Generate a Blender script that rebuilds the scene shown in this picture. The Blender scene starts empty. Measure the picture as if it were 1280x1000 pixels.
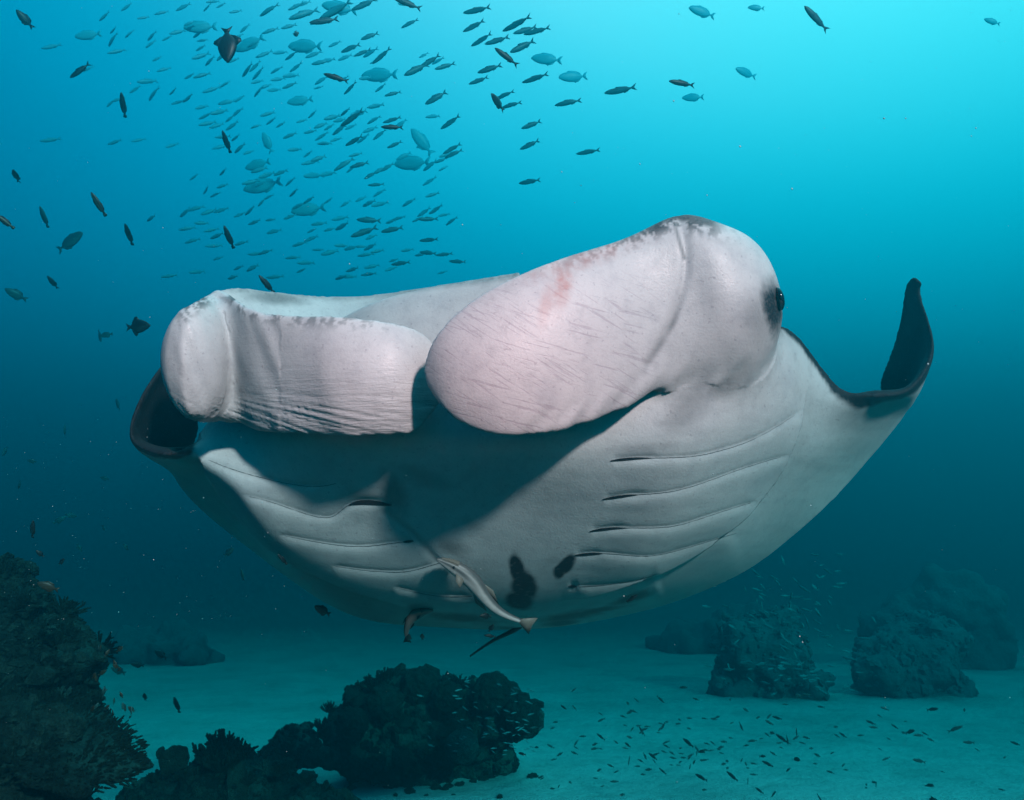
import bpy, bmesh, math, random
import numpy as np
from mathutils import Vector, Matrix, noise, kdtree
from mathutils.bvhtree import BVHTree

random.seed(7)
rng = np.random.default_rng(11)
S = bpy.context.scene
COL = S.collection

# ------------------------------------------------------------------ camera
FOC = 1000.0                       # focal length in photo pixels (1280 wide)
CAMZ = 2.2
PITCH = math.atan(100 / FOC)
cam_d = bpy.data.cameras.new("camera")
cam_d.lens = 36.0 * FOC / 1280.0
cam_d.sensor_width = 36.0
cam_d.clip_start = 0.05
cam_d.clip_end = 500
cam = bpy.data.objects.new("camera", cam_d)
cam.location = (0, 0, CAMZ)
cam.rotation_euler = (math.pi / 2 + PITCH, 0, 0)
COL.objects.link(cam)
S.camera = cam

# ------------------------------------------------------------------ light
TO_SUN = Vector((0.40, -0.73, 0.48)).normalized()
SUN_EL = math.asin(TO_SUN.z)
SUN_ROT = math.atan2(TO_SUN.x, TO_SUN.y)

world = bpy.data.worlds.new("World")
S.world = world
world.use_nodes = True
wt = world.node_tree
wn, wl = wt.nodes, wt.links
wn.clear()
out = wn.new("ShaderNodeOutputWorld")
bg = wn.new("ShaderNodeBackground")
bg.inputs["Strength"].default_value = 1.0
sky = wn.new("ShaderNodeTexSky")
sky.sky_type = 'NISHITA'
sky.sun_disc = False
sky.sun_elevation = SUN_EL
sky.sun_rotation = SUN_ROT
tc = wn.new("ShaderNodeTexCoord")
dot = wn.new("ShaderNodeVectorMath")
dot.operation = 'DOT_PRODUCT'
GLOW = Vector((0.34, 0.48, 0.81)).normalized()      # where the daylight comes down through the surface
dot.inputs[1].default_value = GLOW
nrm = wn.new("ShaderNodeVectorMath")
nrm.operation = 'NORMALIZE'
mr = wn.new("ShaderNodeMapRange")
mr.inputs["From Min"].default_value = -1
mr.inputs["From Max"].default_value = 1
ramp = wn.new("ShaderNodeValToRGB")
ramp.color_ramp.interpolation = 'B_SPLINE'
WORLD_RAMP = [(0.0, (0.0000, 0.0019, 0.0033)), (0.50, (0.0000, 0.0028, 0.0057)), (0.64, (0.0000, 0.0057, 0.0132)), (0.76, (0.0000, 0.0576, 0.0907)),
              (0.83, (0.0000, 0.0813, 0.1200)), (0.90, (0.5670, 0.1625, 0.1984)), (0.95, (1.3702, 0.2126, 0.2268)), (1.0, (2.2680, 0.2835, 0.2882))]
els = ramp.color_ramp.elements
while len(els) < len(WORLD_RAMP):
    els.new(0.5)
for e, (p, c) in zip(els, WORLD_RAMP):
    e.position = p
    e.color = (*c, 1)
skm = wn.new("ShaderNodeMix")
skm.data_type = 'RGBA'
skm.blend_type = 'MULTIPLY'
skm.inputs["Factor"].default_value = 1.0
skm.inputs["B"].default_value = (0.0, 0.005, 0.008, 1)   # daylight after the water took its red
add = wn.new("ShaderNodeMix")
add.data_type = 'RGBA'
add.blend_type = 'ADD'
add.inputs["Factor"].default_value = 1.0
wl.new(tc.outputs["Generated"], nrm.inputs[0])
wl.new(nrm.outputs[0], dot.inputs[0])
wl.new(dot.outputs["Value"], mr.inputs["Value"])
wl.new(mr.outputs["Result"], ramp.inputs["Fac"])
wl.new(sky.outputs["Color"], skm.inputs["A"])
wl.new(ramp.outputs["Color"], add.inputs["A"])
wl.new(skm.outputs["Result"], add.inputs["B"])
wl.new(add.outputs["Result"], bg.inputs["Color"])
wl.new(bg.outputs["Background"], out.inputs["Surface"])

sun_d = bpy.data.lights.new("strobe_sun", 'SUN')
sun_d.energy = 5.0
sun_d.color = (1.0, 0.106, 0.108)  # stands in for the unseen camera strobes; red offsets the water's loss
sun_d.angle = math.radians(4.0)
strobe_sun = bpy.data.objects.new("strobe_sun", sun_d)
strobe_sun.rotation_euler = (-TO_SUN).to_track_quat('-Z', 'Y').to_euler()
strobe_sun.location = TO_SUN * 20
COL.objects.link(strobe_sun)

S.view_settings.view_transform = 'Standard'
S.view_settings.look = 'None'
S.view_settings.gamma = 1
S.view_settings.exposure = 2.70
S.view_settings.use_curve_mapping = False
S.render.engine = 'CYCLES'
cy = S.cycles
cy.use_denoising = True
cy.max_bounces = 6
cy.diffuse_bounces = 0
cy.volume_bounces = 0
cy.transparent_max_bounces = 8
cy.caustics_reflective = False
cy.caustics_refractive = False


# ------------------------------------------------------------------ helpers
def P(px, py, d):
    """a point seen at photo pixel (px, py), d metres in front of the lens"""
    x = (px - 640) / FOC * d
    v = (500 - py) / FOC * d
    return Vector((x, d * math.cos(PITCH) - v * math.sin(PITCH), CAMZ + d * math.sin(PITCH) + v * math.cos(PITCH)))


def Parr(a):
    a = np.asarray(a, float)
    x = (a[..., 0] - 640) / FOC * a[..., 2]
    v = (500 - a[..., 1]) / FOC * a[..., 2]
    d = a[..., 2]
    return np.stack([x, d * math.cos(PITCH) - v * math.sin(PITCH), CAMZ + d * math.sin(PITCH) + v * math.cos(PITCH)], -1)


def proj(w):
    w = np.asarray(w, float)
    y, z = w[..., 1], w[..., 2] - CAMZ
    d = y * math.cos(PITCH) + z * math.sin(PITCH)
    v = -y * math.sin(PITCH) + z * math.cos(PITCH)
    return np.stack([640 + w[..., 0] / d * FOC, 500 - v / d * FOC, d], -1)


def spline(Y, n, x=None):
    """natural cubic spline through rows of Y, n samples (or at given parameters)"""
    Y = np.asarray(Y, float)
    k = len(Y)
    A = np.zeros((k, k))
    B = np.zeros_like(Y)
    A[0, 0] = A[-1, -1] = 1
    for i in range(1, k - 1):
        A[i, i - 1], A[i, i], A[i, i + 1] = 1, 4, 1
        B[i] = 6 * (Y[i + 1] - 2 * Y[i] + Y[i - 1])
    M = np.linalg.solve(A, B.reshape(k, -1)).reshape(Y.shape)
    u = np.linspace(0, k - 1, n) if x is None else np.asarray(x, float)
    i = np.clip(np.floor(u).astype(int), 0, k - 2)
    t = (u - i).reshape((-1,) + (1,) * (Y.ndim - 1))
    return (Y[i] * (1 - t) + Y[i + 1] * t + ((1 - t) ** 3 - (1 - t)) / 6 * M[i] + (t ** 3 - t) / 6 * M[i + 1])


def sstep(a, b, x):
    t = np.clip((np.asarray(x, float) - a) / (b - a), 0, 1)
    return t * t * (3 - 2 * t)


def link(name, me, mat=None, parent=None):
    o = bpy.data.objects.new(name, me)
    COL.objects.link(o)
    if mat is not None and me is not None and not me.materials:
        me.materials.append(mat)
    if parent is not None:
        o.parent = parent
    return o


def mesh_py(name, verts, faces, smooth=True):
    me = bpy.data.meshes.new(name)
    me.from_pydata([tuple(v) for v in verts], [], faces)
    me.update()
    if smooth:
        me.polygons.foreach_set("use_smooth", [True] * len(me.polygons))
    return me


def tag(o, label=None, cat=None, group=None, kind=None):
    if label:
        o["label"] = label
    if cat:
        o["category"] = cat
    if group:
        o["group"] = group
    if kind:
        o["kind"] = kind
    return o


class NT:
    """small shader builder"""
    def __init__(self, name, rough=0.6, spec=0.3):
        self.m = bpy.data.materials.new(name)
        self.m.use_nodes = True
        self.n, self.l = self.m.node_tree.nodes, self.m.node_tree.links
        self.b = self.n["Principled BSDF"]
        self.b.inputs["Roughness"].default_value = rough
        self.b.inputs["Specular IOR Level"].default_value = spec

    def node(self, t, **kw):
        n = self.n.new(t)
        for k, v in kw.items():
            if k in n.inputs:
                n.inputs[k].default_value = v
            else:
                setattr(n, k, v)
        return n

    def noise(self, scale, detail=4, rough=0.55, vec=None, dist=0.0):
        n = self.node("ShaderNodeTexNoise", Scale=scale, Detail=detail, Roughness=rough, Distortion=dist)
        if vec is not None:
            self.l.new(vec, n.inputs["Vector"])
        return n.outputs["Fac"]

    def ramp(self, fac, stops):
        r = self.n.new("ShaderNodeValToRGB")
        e = r.color_ramp.elements
        while len(e) < len(stops):
            e.new(0.5)
        for el, (p, c) in zip(e, stops):
            el.position = p
            el.color = (*c, 1) if len(c) == 3 else c
        self.l.new(fac, r.inputs["Fac"])
        return r.outputs["Color"]

    def mix(self, fac, a, b, mode='MIX'):
        n = self.n.new("ShaderNodeMix")
        n.data_type = 'RGBA'
        n.blend_type = mode
        for s, v in (("Factor", fac), ("A", a), ("B", b)):
            if hasattr(v, "is_linked") or isinstance(v, bpy.types.NodeSocket):
                self.l.new(v, n.inputs[s])
            elif s == "Factor":
                n.inputs[0].default_value = v
            else:
                n.inputs[s].default_value = (*v, 1)
        return n.outputs["Result"]

    def math(self, op, a, b=0.0):
        n = self.n.new("ShaderNodeMath")
        n.operation = op
        for i, v in enumerate((a, b)):
            if isinstance(v, bpy.types.NodeSocket):
                self.l.new(v, n.inputs[i])
            else:
                n.inputs[i].default_value = v
        return n.outputs[0]

    def attr(self, name, out="Fac"):
        n = self.n.new("ShaderNodeAttribute")
        n.attribute_name = name
        return n.outputs[out]

    def objco(self):
        return self.n.new("ShaderNodeTexCoord").outputs["Object"]

    def mapping(self, vec, scale, rot=(0, 0, 0)):
        n = self.n.new("ShaderNodeMapping")
        n.inputs["Scale"].default_value = scale
        n.inputs["Rotation"].default_value = rot
        self.l.new(vec, n.inputs["Vector"])
        return n.outputs["Vector"]

    def color(self, c):
        if isinstance(c, bpy.types.NodeSocket):
            self.l.new(c, self.b.inputs["Base Color"])
        else:
            self.b.inputs["Base Color"].default_value = (*c, 1)
        return self

    def bump(self, h, dist, strength=1.0, prev=None):
        n = self.n.new("ShaderNodeBump")
        n.inputs["Distance"].default_value = dist
        n.inputs["Strength"].default_value = strength
        self.l.new(h, n.inputs["Height"])
        if prev is not None:
            self.l.new(prev, n.inputs["Normal"])
        self.l.new(n.outputs["Normal"], self.b.inputs["Normal"])
        return n.outputs["Normal"]


# ------------------------------------------------------------------ the water (haze) and the sea floor
BED_SLOPE = 0.13


def bed_z(x, y):
    h = CAMZ - 1.4 - BED_SLOPE * min(max(y, 0), 30) - 0.02 * max(y - 30, 0)
    h += 0.10 * noise.noise((x * 0.22, y * 0.22, 3.1)) + 0.04 * noise.noise((x * 0.7, y * 0.9, 8.0))
    return h


def make_bed():
    xs = np.concatenate([np.linspace(-58, -9, 40), np.linspace(-8.6, 8.6, 150), np.linspace(9, 58, 40)])
    ys = np.concatenate([np.linspace(-5.5, 1.5, 14), np.linspace(1.7, 16, 170), np.linspace(16.5, 58, 50)])
    vs = []
    for y in ys:
        for x in xs:
            near = 1.0 if 1.5 < y < 16 and abs(x) < 9 else 0.0
            r = 0.0
            if near:
                r = 0.012 * noise.noise((x * 3.2, y * 4.5, 1.0)) + 0.006 * noise.noise((x * 8, y * 9, 5.0))
            vs.append((x, y, bed_z(x, y) + r))
    nx = len(xs)
    fs = [(j * nx + i, j * nx + i + 1, (j + 1) * nx + i + 1, (j + 1) * nx + i) for j in range(len(ys) - 1) for i in range(nx - 1)]
    me = mesh_py("seabed", vs, fs)
    m = NT("sand", 0.9, 0.1)
    co = m.objco()
    n1 = m.noise(1.3, 5, 0.6, co)
    n2 = m.noise(45, 3, 0.7, co)
    n3 = m.noise(7, 5, 0.65, co)
    c = m.ramp(n1, [(0.3, (0.55, 0.55, 0.54)), (0.55, (0.72, 0.71, 0.70)), (0.8, (0.80, 0.79, 0.78))])
    sp = m.ramp(n2, [(0.30, (0.45, 0.45, 0.42)), (0.5, (1, 1, 1)), (0.75, (1.1, 1.1, 1.1))])
    sp3 = m.ramp(n3, [(0.3, (0.72, 0.72, 0.70)), (0.5, (1, 1, 1))])
    m.color(m.mix(0.6, m.mix(0.35, c, sp, 'MULTIPLY'), sp3, 'MULTIPLY'))
    nb = m.bump(n3, 0.05, 0.6)
    m.bump(n2, 0.012, 0.7, nb)
    return tag(link("seabed", me, m.m), "pale rippled sand floor sloping away into blue water", "sand", kind="structure")


make_bed()

HAZE = dict(x=59.0, y0=-0.45, y1=59.0, z0=-6.6, z1=7.2)


def make_haze():
    h = HAZE
    x, y0, y1, z0, z1 = h["x"], h["y0"], h["y1"], h["z0"], h["z1"]
    v = [(-x, y0, z0), (x, y0, z0), (x, y1, z0), (-x, y1, z0), (-x, y0, z1), (x, y0, z1), (x, y1, z1), (-x, y1, z1)]
    f = [(3, 2, 1, 0), (4, 5, 6, 7), (0, 1, 5, 4), (1, 2, 6, 5), (2, 3, 7, 6), (3, 0, 4, 7)]
    me = mesh_py("haze", v, f, False)
    m = bpy.data.materials.new("sea_water")
    m.use_nodes = True
    t = m.node_tree
    t.nodes.clear()
    o = t.nodes.new("ShaderNodeOutputMaterial")
    p = t.nodes.new("ShaderNodeVolumePrincipled")
    p.inputs["Color"].default_value = (0.0, 0.104, 0.138, 1)
    p.inputs["Absorption Color"].default_value = (0.0, 0.82, 0.88, 1)
    p.inputs["Density"].default_value = 0.46
    p.inputs["Anisotropy"].default_value = 0.68
    t.links.new(p.outputs["Volume"], o.inputs["Volume"])
    return tag(link("haze", me, m), "blue sea water filling the whole scene", "water", kind="stuff")


make_haze()
# ------------------------------------------------------------------ the manta ray
DS = 0.75          # all depths below were laid out for 3 m and are scaled to this


def spread(*rows):
    a = np.array(rows, float)
    a[..., 2] *= DS
    return a


# wing and belly: each station runs from the leading edge over the belly to the trailing edge (px, py, depth)
ST = spread(
    [(208, 448, 3.36), (210, 448, 3.38), (213, 448, 3.40), (216, 448, 3.42), (219, 448, 3.44)],
    [(184, 480, 3.25), (188, 478, 3.32), (202, 476, 3.40), (220, 474, 3.46), (238, 474, 3.50)],
    [(166, 516, 3.20), (170, 514, 3.28), (190, 511, 3.38), (218, 508, 3.47), (246, 508, 3.54)],
    [(161, 545, 3.18), (163, 547, 3.27), (182, 550, 3.38), (214, 551, 3.49), (246, 542, 3.60)],
    [(176, 562, 3.14), (174, 565, 3.26), (178, 569, 3.40), (196, 573, 3.55), (228, 574, 3.70)],
    [(208, 571, 3.08), (207, 577, 3.22), (208, 582, 3.40), (211, 589, 3.58), (217, 597, 3.78)],
    [(228, 562, 3.16), (238, 574, 3.22), (247, 590, 3.34), (252, 610, 3.58), (252, 640, 3.95)],
    [(250, 538, 3.38), (266, 566, 3.31), (288, 604, 3.27), (300, 646, 3.44), (312, 688, 4.05)],
    [(290, 500, 3.42), (314, 560, 3.34), (336, 625, 3.31), (346, 692, 3.48), (384, 741, 4.18)],
    [(370, 490, 3.24), (385, 560, 3.26), (412, 645, 3.38), (430, 732, 3.56), (458, 776, 4.24)],
    [(470, 490, 3.25), (480, 565, 3.30), (506, 650, 3.44), (526, 750, 3.62), (540, 784, 4.18)],
    [(622, 490, 3.32), (622, 565, 3.37), (628, 645, 3.47), (634, 752, 3.62), (640, 787, 4.12)],
    [(790, 465, 3.26), (785, 550, 3.30), (772, 640, 3.40), (752, 738, 3.56), (765, 774, 4.10)],
    [(892, 430, 3.22), (886, 520, 3.25), (864, 615, 3.34), (838, 704, 3.50), (860, 748, 4.08)],
    [(958, 405, 3.28), (962, 480, 3.26), (946, 565, 3.32), (915, 655, 3.46), (938, 712, 4.04)],
    [(1003, 425, 3.40), (1006, 480, 3.36), (998, 545, 3.40), (974, 600, 3.48), (1006, 658, 3.94)],
    [(1047, 481, 3.42), (1052, 510, 3.42), (1052, 540, 3.50), (1048, 570, 3.62), (1068, 597, 3.93)],
    [(1092, 495, 3.38), (1098, 504, 3.44), (1106, 514, 3.55), (1112, 525, 3.70), (1118, 536, 3.88)],
    [(1132, 490, 3.33), (1138, 496, 3.43), (1141, 501, 3.56), (1140, 506, 3.70), (1130, 506, 3.83)],
    [(1158, 464, 3.30), (1159, 469, 3.40), (1152, 478, 3.53), (1130, 486, 3.65), (1102, 489, 3.75)],
    [(1168, 430, 3.32), (1166, 437, 3.41), (1152, 443, 3.51), (1132, 446, 3.60), (1113, 446, 3.68)],
    [(1159, 390, 3.37), (1156, 393, 3.42), (1148, 396, 3.49), (1139, 398, 3.55), (1127, 397, 3.61)],
    [(1153, 366, 3.42), (1150, 365, 3.44), (1144, 364, 3.47), (1138, 363, 3.50), (1132, 363, 3.53)],
    [(1154, 354, 3.40), (1152, 350, 3.42), (1147, 346, 3.44), (1141, 346, 3.46), (1137, 350, 3.48)],
)
_near = np.array([0, 0, 0, 0, 0, 0, 0, .2, .36, .48, .70, .97, .97, .73, .35, .1, 0, 0, 0, 0, 0, 0, 0, 0])
_row = np.array([.26, .36, .30, .10, 0.0]) * DS
ST[18:, :, 2] += np.array([.05, .1, .13, .15, .16, .16])[:, None] * DS
ST[..., 2] -= _near[:, None] * _row[None, :]
TH = np.array([.015, .02, .025, .028, .04, .05, .07, .11, .22, .34, .42, .44, .42, .34, .22, .11, .07, .045, .032, .028, .024, .02, .015, .012]) * DS
NS, NT_ = 230, 72


def grid_faces(nu, nv, off=0, flip=False):
    f = []
    for i in range(nu - 1):
        for j in range(nv - 1):
            q = (off + i * nv + j, off + i * nv + j + 1, off + (i + 1) * nv + j + 1, off + (i + 1) * nv + j)
            f.append(q[::-1] if flip else q)
    return f


SRC_P, SRC_L, SRC_U = [], [], []      # source points, their label and two parameters, looked up after the skin is fused


def remember(p, lab, u):
    SRC_P.append(p.reshape(-1, 3))
    SRC_L.append(np.full(p.reshape(-1, 3).shape[0], lab))
    SRC_U.append(u.reshape(-1, 2))


def body_solid():
    W = Parr(ST)                                    # stations in metres
    A = np.swapaxes(spline(np.swapaxes(W, 0, 1), NT_), 0, 1)      # along t
    V = spline(A, NS)                                              # along s  -> (NS, NT_, 3)
    du = np.gradient(V, axis=0)
    dv = np.gradient(V, axis=1)
    n = np.cross(du, dv)
    n /= np.linalg.norm(n, axis=-1, keepdims=True) + 1e-12
    th = np.maximum(spline(TH[:, None], NS)[:, 0], 0.010)
    t = np.linspace(0, 1, NT_)
    prof = 2.6 * np.power(t, 0.55) * np.power(1 - t, 1.1)
    prof = prof / prof.max()
    D = V + n * (0.010 * DS + th[:, None] * prof[None, :])[..., None]
    arc = np.concatenate([np.zeros((NS, 1)), np.cumsum(np.linalg.norm(np.diff(V, axis=1), axis=-1), axis=1)], axis=1)
    sg = np.repeat(np.linspace(0, len(TH) - 1, NS)[:, None], NT_, 1)
    remember(V, 0, np.stack([sg, arc], -1))
    remember(D, 1, np.stack([sg, arc], -1))
    verts = np.concatenate([V.reshape(-1, 3), D.reshape(-1, 3)])
    o = NS * NT_
    f = grid_faces(NS, NT_, 0, True) + grid_faces(NS, NT_, o, False)
    for i in range(NS - 1):
        for j, fl in ((0, False), (NT_ - 1, True)):
            a, b = i * NT_ + j, (i + 1) * NT_ + j
            q = (a, b, b + o, a + o)
            f.append(q[::-1] if fl else q)
    for j in range(NT_ - 1):
        for i, fl in ((0, True), (NS - 1, False)):
            a, b = i * NT_ + j, i * NT_ + j + 1
            q = (a, b, b + o, a + o)
            f.append(q[::-1] if fl else q)
    return verts, f


def loft(stations, lab_front, lab_back, nu=70, nphi=64):
    """stations: (top px,py,d), (bottom px,py,d), thickness, roundness, camber"""
    tops = Parr(spread(*[s[0] for s in stations]))
    bots = Parr(spread(*[s[1] for s in stations]))
    rest = np.array([[s[2] * DS, s[3], s[4] * DS] for s in stations])
    tp, bt, rs = spline(tops, nu), spline(bots, nu), spline(rest, nu)
    mid = (tp + bt) / 2
    a = (tp - bt) / 2
    tan = np.gradient(mid, axis=0)
    n = np.cross(tan, a)
    n /= np.linalg.norm(n, axis=-1, keepdims=True) + 1e-12
    n = np.where(n[:, 1:2] > 0, -n, n)                              # towards the lens
    phi = np.linspace(0, 2 * np.pi, nphi, endpoint=False)
    c, s = np.cos(phi), np.sin(phi)
    R = np.zeros((nu, nphi, 3))
    for i in range(nu):
        e = max(rs[i, 1], 0.3)
        sc = np.sign(s) * np.abs(s) ** e
        R[i] = mid[i] + a[i] * c[:, None] + n[i] * (max(rs[i, 0], 0.012) / 2 * sc)[:, None] + n[i] * (rs[i, 2] * (1 - c ** 2))[:, None]
    u = np.repeat(np.linspace(0, 1, nu)[:, None], nphi, 1)
    v = np.repeat(c[None, :], nu, 0)
    fr = np.repeat((s >= 0)[None, :], nu, 0)
    uv = np.stack([u, v], -1)
    remember(R[fr], lab_front, uv[fr])
    remember(R[~fr], lab_back, uv[~fr])
    verts = np.concatenate([R.reshape(-1, 3), mid[:1], mid[-1:]])
    f = []
    for i in range(nu - 1):
        for j in range(nphi):
            k = (j + 1) % nphi
            f.append((i * nphi + j, i * nphi + k, (i + 1) * nphi + k, (i + 1) * nphi + j))
    e0, e1 = nu * nphi, nu * nphi + 1
    for j in range(nphi):
        k = (j + 1) % nphi
        f.append((e0, k, j))
        f.append((e1, (nu - 1) * nphi + j, (nu - 1) * nphi + k))
    return verts, f


RIGHT_FIN = [
    ((942, 372, 3.30), (948, 430, 3.24), .10, 1.0, 0),
    ((936, 340, 3.25), (944, 458, 3.18), .22, 1.0, 0),
    ((920, 300, 3.18), (930, 478, 3.08), .33, .95, 0),
    ((888, 281, 3.09), (898, 478, 2.99), .335, .9, 0),
    ((846, 270, 3.03), (868, 474, 2.99), .245, .8, 0),
    ((790, 294, 2.96), (815, 495, 2.91), .10, .65, .025),
    ((720, 317, 2.87), (752, 522, 2.80), .065, .6, .05),
    ((650, 343, 2.78), (690, 540, 2.72), .05, .55, .06),
    ((594, 373, 2.74), (632, 545, 2.68), .04, .55, .055),
    ((558, 404, 2.73), (586, 534, 2.68), .035, .55, .035),
    ((540, 430, 2.74), (557, 514, 2.70), .035, .55, .01),
    ((531, 458, 2.75), (536, 484, 2.74), .025, .6, 0),
]
LEFT_FIN = [
    ((236, 420, 3.14), (234, 470, 3.14), .12, 1.0, 0),
    ((240, 396, 3.06), (240, 505, 3.07), .22, 1.0, 0),
    ((246, 378, 2.98), (250, 529, 3.00), .24, .95, 0),
    ((254, 373, 3.04), (261, 535, 3.05), .18, .9, 0),
    ((264, 367, 3.13), (280, 540, 3.14), .13, .8, -.01),
    ((278, 364, 3.14), (303, 541, 3.13), .10, .75, -.01),
    ((303, 381, 3.02), (334, 541, 3.02), .085, .7, -.005),
    ((346, 393, 2.93), (376, 542, 2.92), .07, .65, .0),
    ((396, 395, 2.89), (415, 545, 2.87), .06, .6, .035),
    ((430, 396, 2.87), (444, 546, 2.84), .05, .55, .05),
    ((492, 404, 2.89), (490, 544, 2.85), .04, .55, .05),
    ((530, 418, 2.94), (519, 539, 2.89), .035, .55, .02),
    ((547, 440, 2.97), (535, 522, 2.92), .03, .55, .01),
    ((556, 466, 3.00), (549, 506, 2.96), .022, .6, 0),
]
JAW = [   # back of the mouth seen over the left fin
    ((262, 372, 3.20), (262, 440, 3.12), .10, .9, 0),
    ((292, 360, 3.28), (300, 435, 3.08), .06, .8, -.04),
    ((350, 366, 3.44), (360, 450, 3.10), .06, .8, -.06),
    ((430, 371, 3.52), (440, 460, 3.14), .06, .8, -.06),
    ((500, 364, 3.48), (510, 470, 3.22), .07, .8, -.04),
    ((570, 353, 3.38), (580, 480, 3.34), .09, .8, 0),
    ((650, 340, 3.32), (660, 480, 3.34), .10, .9, 0),
]
LIP = [   # upper lip sweeping from the throat up to the right head lobe
    ((425, 398, 3.30), (440, 480, 3.20), .03, .7, .00),
    ((470, 377, 3.24), (490, 490, 3.10), .05, .7, .02),
    ((530, 361, 3.20), (560, 500, 3.08), .06, .7, .03),
    ((590, 352, 3.17), (620, 500, 3.08), .06, .7, .03),
    ((650, 344, 3.14), (690, 490, 3.10), .07, .8, .02),
    ((740, 325, 3.12), (770, 470, 3.14), .10, .9, 0),
    ((840, 290, 3.14), (860, 450, 3.18), .16, .9, 0),
    ((900, 310, 3.18), (910, 440, 3.2), .12, 1., 0),
]


def blob(c, r, lab):
    bm = bmesh.new()
    bmesh.ops.create_icosphere(bm, subdivisions=4, radius=1)
    ctr = P(c[0], c[1], c[2] * DS)
    v = np.array([tuple(ctr + Vector((p.co.x * r[0] * DS, p.co.y * r[1] * DS, p.co.z * r[2] * DS))) for p in bm.verts])
    bm.verts.index_update()
    f = [tuple(q.index for q in fc.verts) for fc in bm.faces]
    bm.free()
    remember(v, lab, np.zeros((len(v), 2)))
    return v, f


def tube_np(path, radii, nphi=12):
    path = np.asarray(path, float)
    k = len(path)
    tan = np.gradient(path, axis=0)
    tan /= np.linalg.norm(tan, axis=1, keepdims=True)
    up = np.array([0.13, 0.31, 1.0])
    a = np.cross(tan, up)
    a /= np.linalg.norm(a, axis=1, keepdims=True)
    b = np.cross(tan, a)
    ph = np.linspace(0, 2 * np.pi, nphi, endpoint=False)
    V = path[:, None] + np.asarray(radii)[:, None, None] * (np.cos(ph)[None, :, None] * a[:, None] + np.sin(ph)[None, :, None] * b[:, None])
    verts = np.concatenate([V.reshape(-1, 3), path[:1], path[-1:]])
    f = []
    for i in range(k - 1):
        for j in range(nphi):
            m = (j + 1) % nphi
            f.append((i * nphi + j, i * nphi + m, (i + 1) * nphi + m, (i + 1) * nphi + j))
    e0, e1 = k * nphi, k * nphi + 1
    for j in range(nphi):
        m = (j + 1) % nphi
        f.append((e0, m, j))
        f.append((e1, (k - 1) * nphi + j, (k - 1) * nphi + m))
    return verts, f


def polydist(pts, line):
    """signed distance (positive below the line), and run 0..1 along a polyline in photo pixels"""
    line = np.asarray(line, float)
    best = np.full(len(pts), 1e9)
    sgn = np.zeros(len(pts))
    run = np.zeros(len(pts))
    L = np.linalg.norm(np.diff(line, axis=0), axis=1)
    cum = np.concatenate([[0], np.cumsum(L)])
    for i in range(len(line) - 1):
        a, d = line[i], line[i + 1] - line[i]
        t = np.clip(((pts - a) @ d) / (d @ d), 0, 1)
        q = pts - (a + t[:, None] * d)
        dist = np.linalg.norm(q, axis=1)
        m = dist < best
        cr = d[0] * q[:, 1] - d[1] * q[:, 0]
        best[m] = dist[m]
        sgn[m] = np.sign(cr[m]) * np.sign(d[0] if d[0] != 0 else 1)
        run[m] = ((cum[i] + t * L[i]) / cum[-1])[m]
    return best * sgn, run


GILLS = [   # right side then left side, each from the inner end outwards
    [(763, 576), (800, 573), (860, 571), (905, 562), (950, 545), (1008, 509)],
    [(753, 624), (790, 619), (835, 615), (880, 603), (930, 585), (992, 566)],
    [(737, 664), (775, 660), (830, 659), (870, 650), (910, 637), (948, 625)],
    [(718, 694), (760, 692), (805, 695), (850, 687), (900, 672), (925, 665)],
    [(710, 733), (745, 732), (790, 726), (825, 716)],
    [(420, 604), (385, 608), (330, 598), (285, 585), (255, 572)],
    [(490, 631), (455, 628), (432, 634), (415, 646), (385, 643), (340, 628), (300, 618)],
    [(517, 676), (490, 679), (450, 683), (400, 678), (345, 667)],
    [(560, 700), (520, 712), (490, 715), (450, 712), (412, 706)],
    [(590, 745), (550, 745), (520, 740), (490, 733)],
]
RIDGES = [[(700, 752), (760, 738), (840, 708), (905, 668), (950, 625), (985, 570), (1003, 520), (1012, 470)],
          [(238, 552), (275, 618), (330, 680), (400, 722), (470, 748), (540, 768)]]
OPEN = [0.27, 0.25, 0.25, 0.18, 0.12, 0.0, 0.32, 0.14, 0.0, 0.0]

MANTA = bpy.data.objects.new("manta_ray", None)
MANTA.location = P(640, 560, 3.4 * DS)
COL.objects.link(MANTA)
tag(MANTA, "huge white-bellied manta ray with unfurled head fins facing the camera", "manta ray")
bpy.context.view_layer.update()


def own(o, parent=None):
    """parent o, keeping its world-space mesh where it is"""
    o.parent = parent or MANTA
    o.matrix_parent_inverse = Matrix.Translation(-MANTA.location)
    return o


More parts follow.
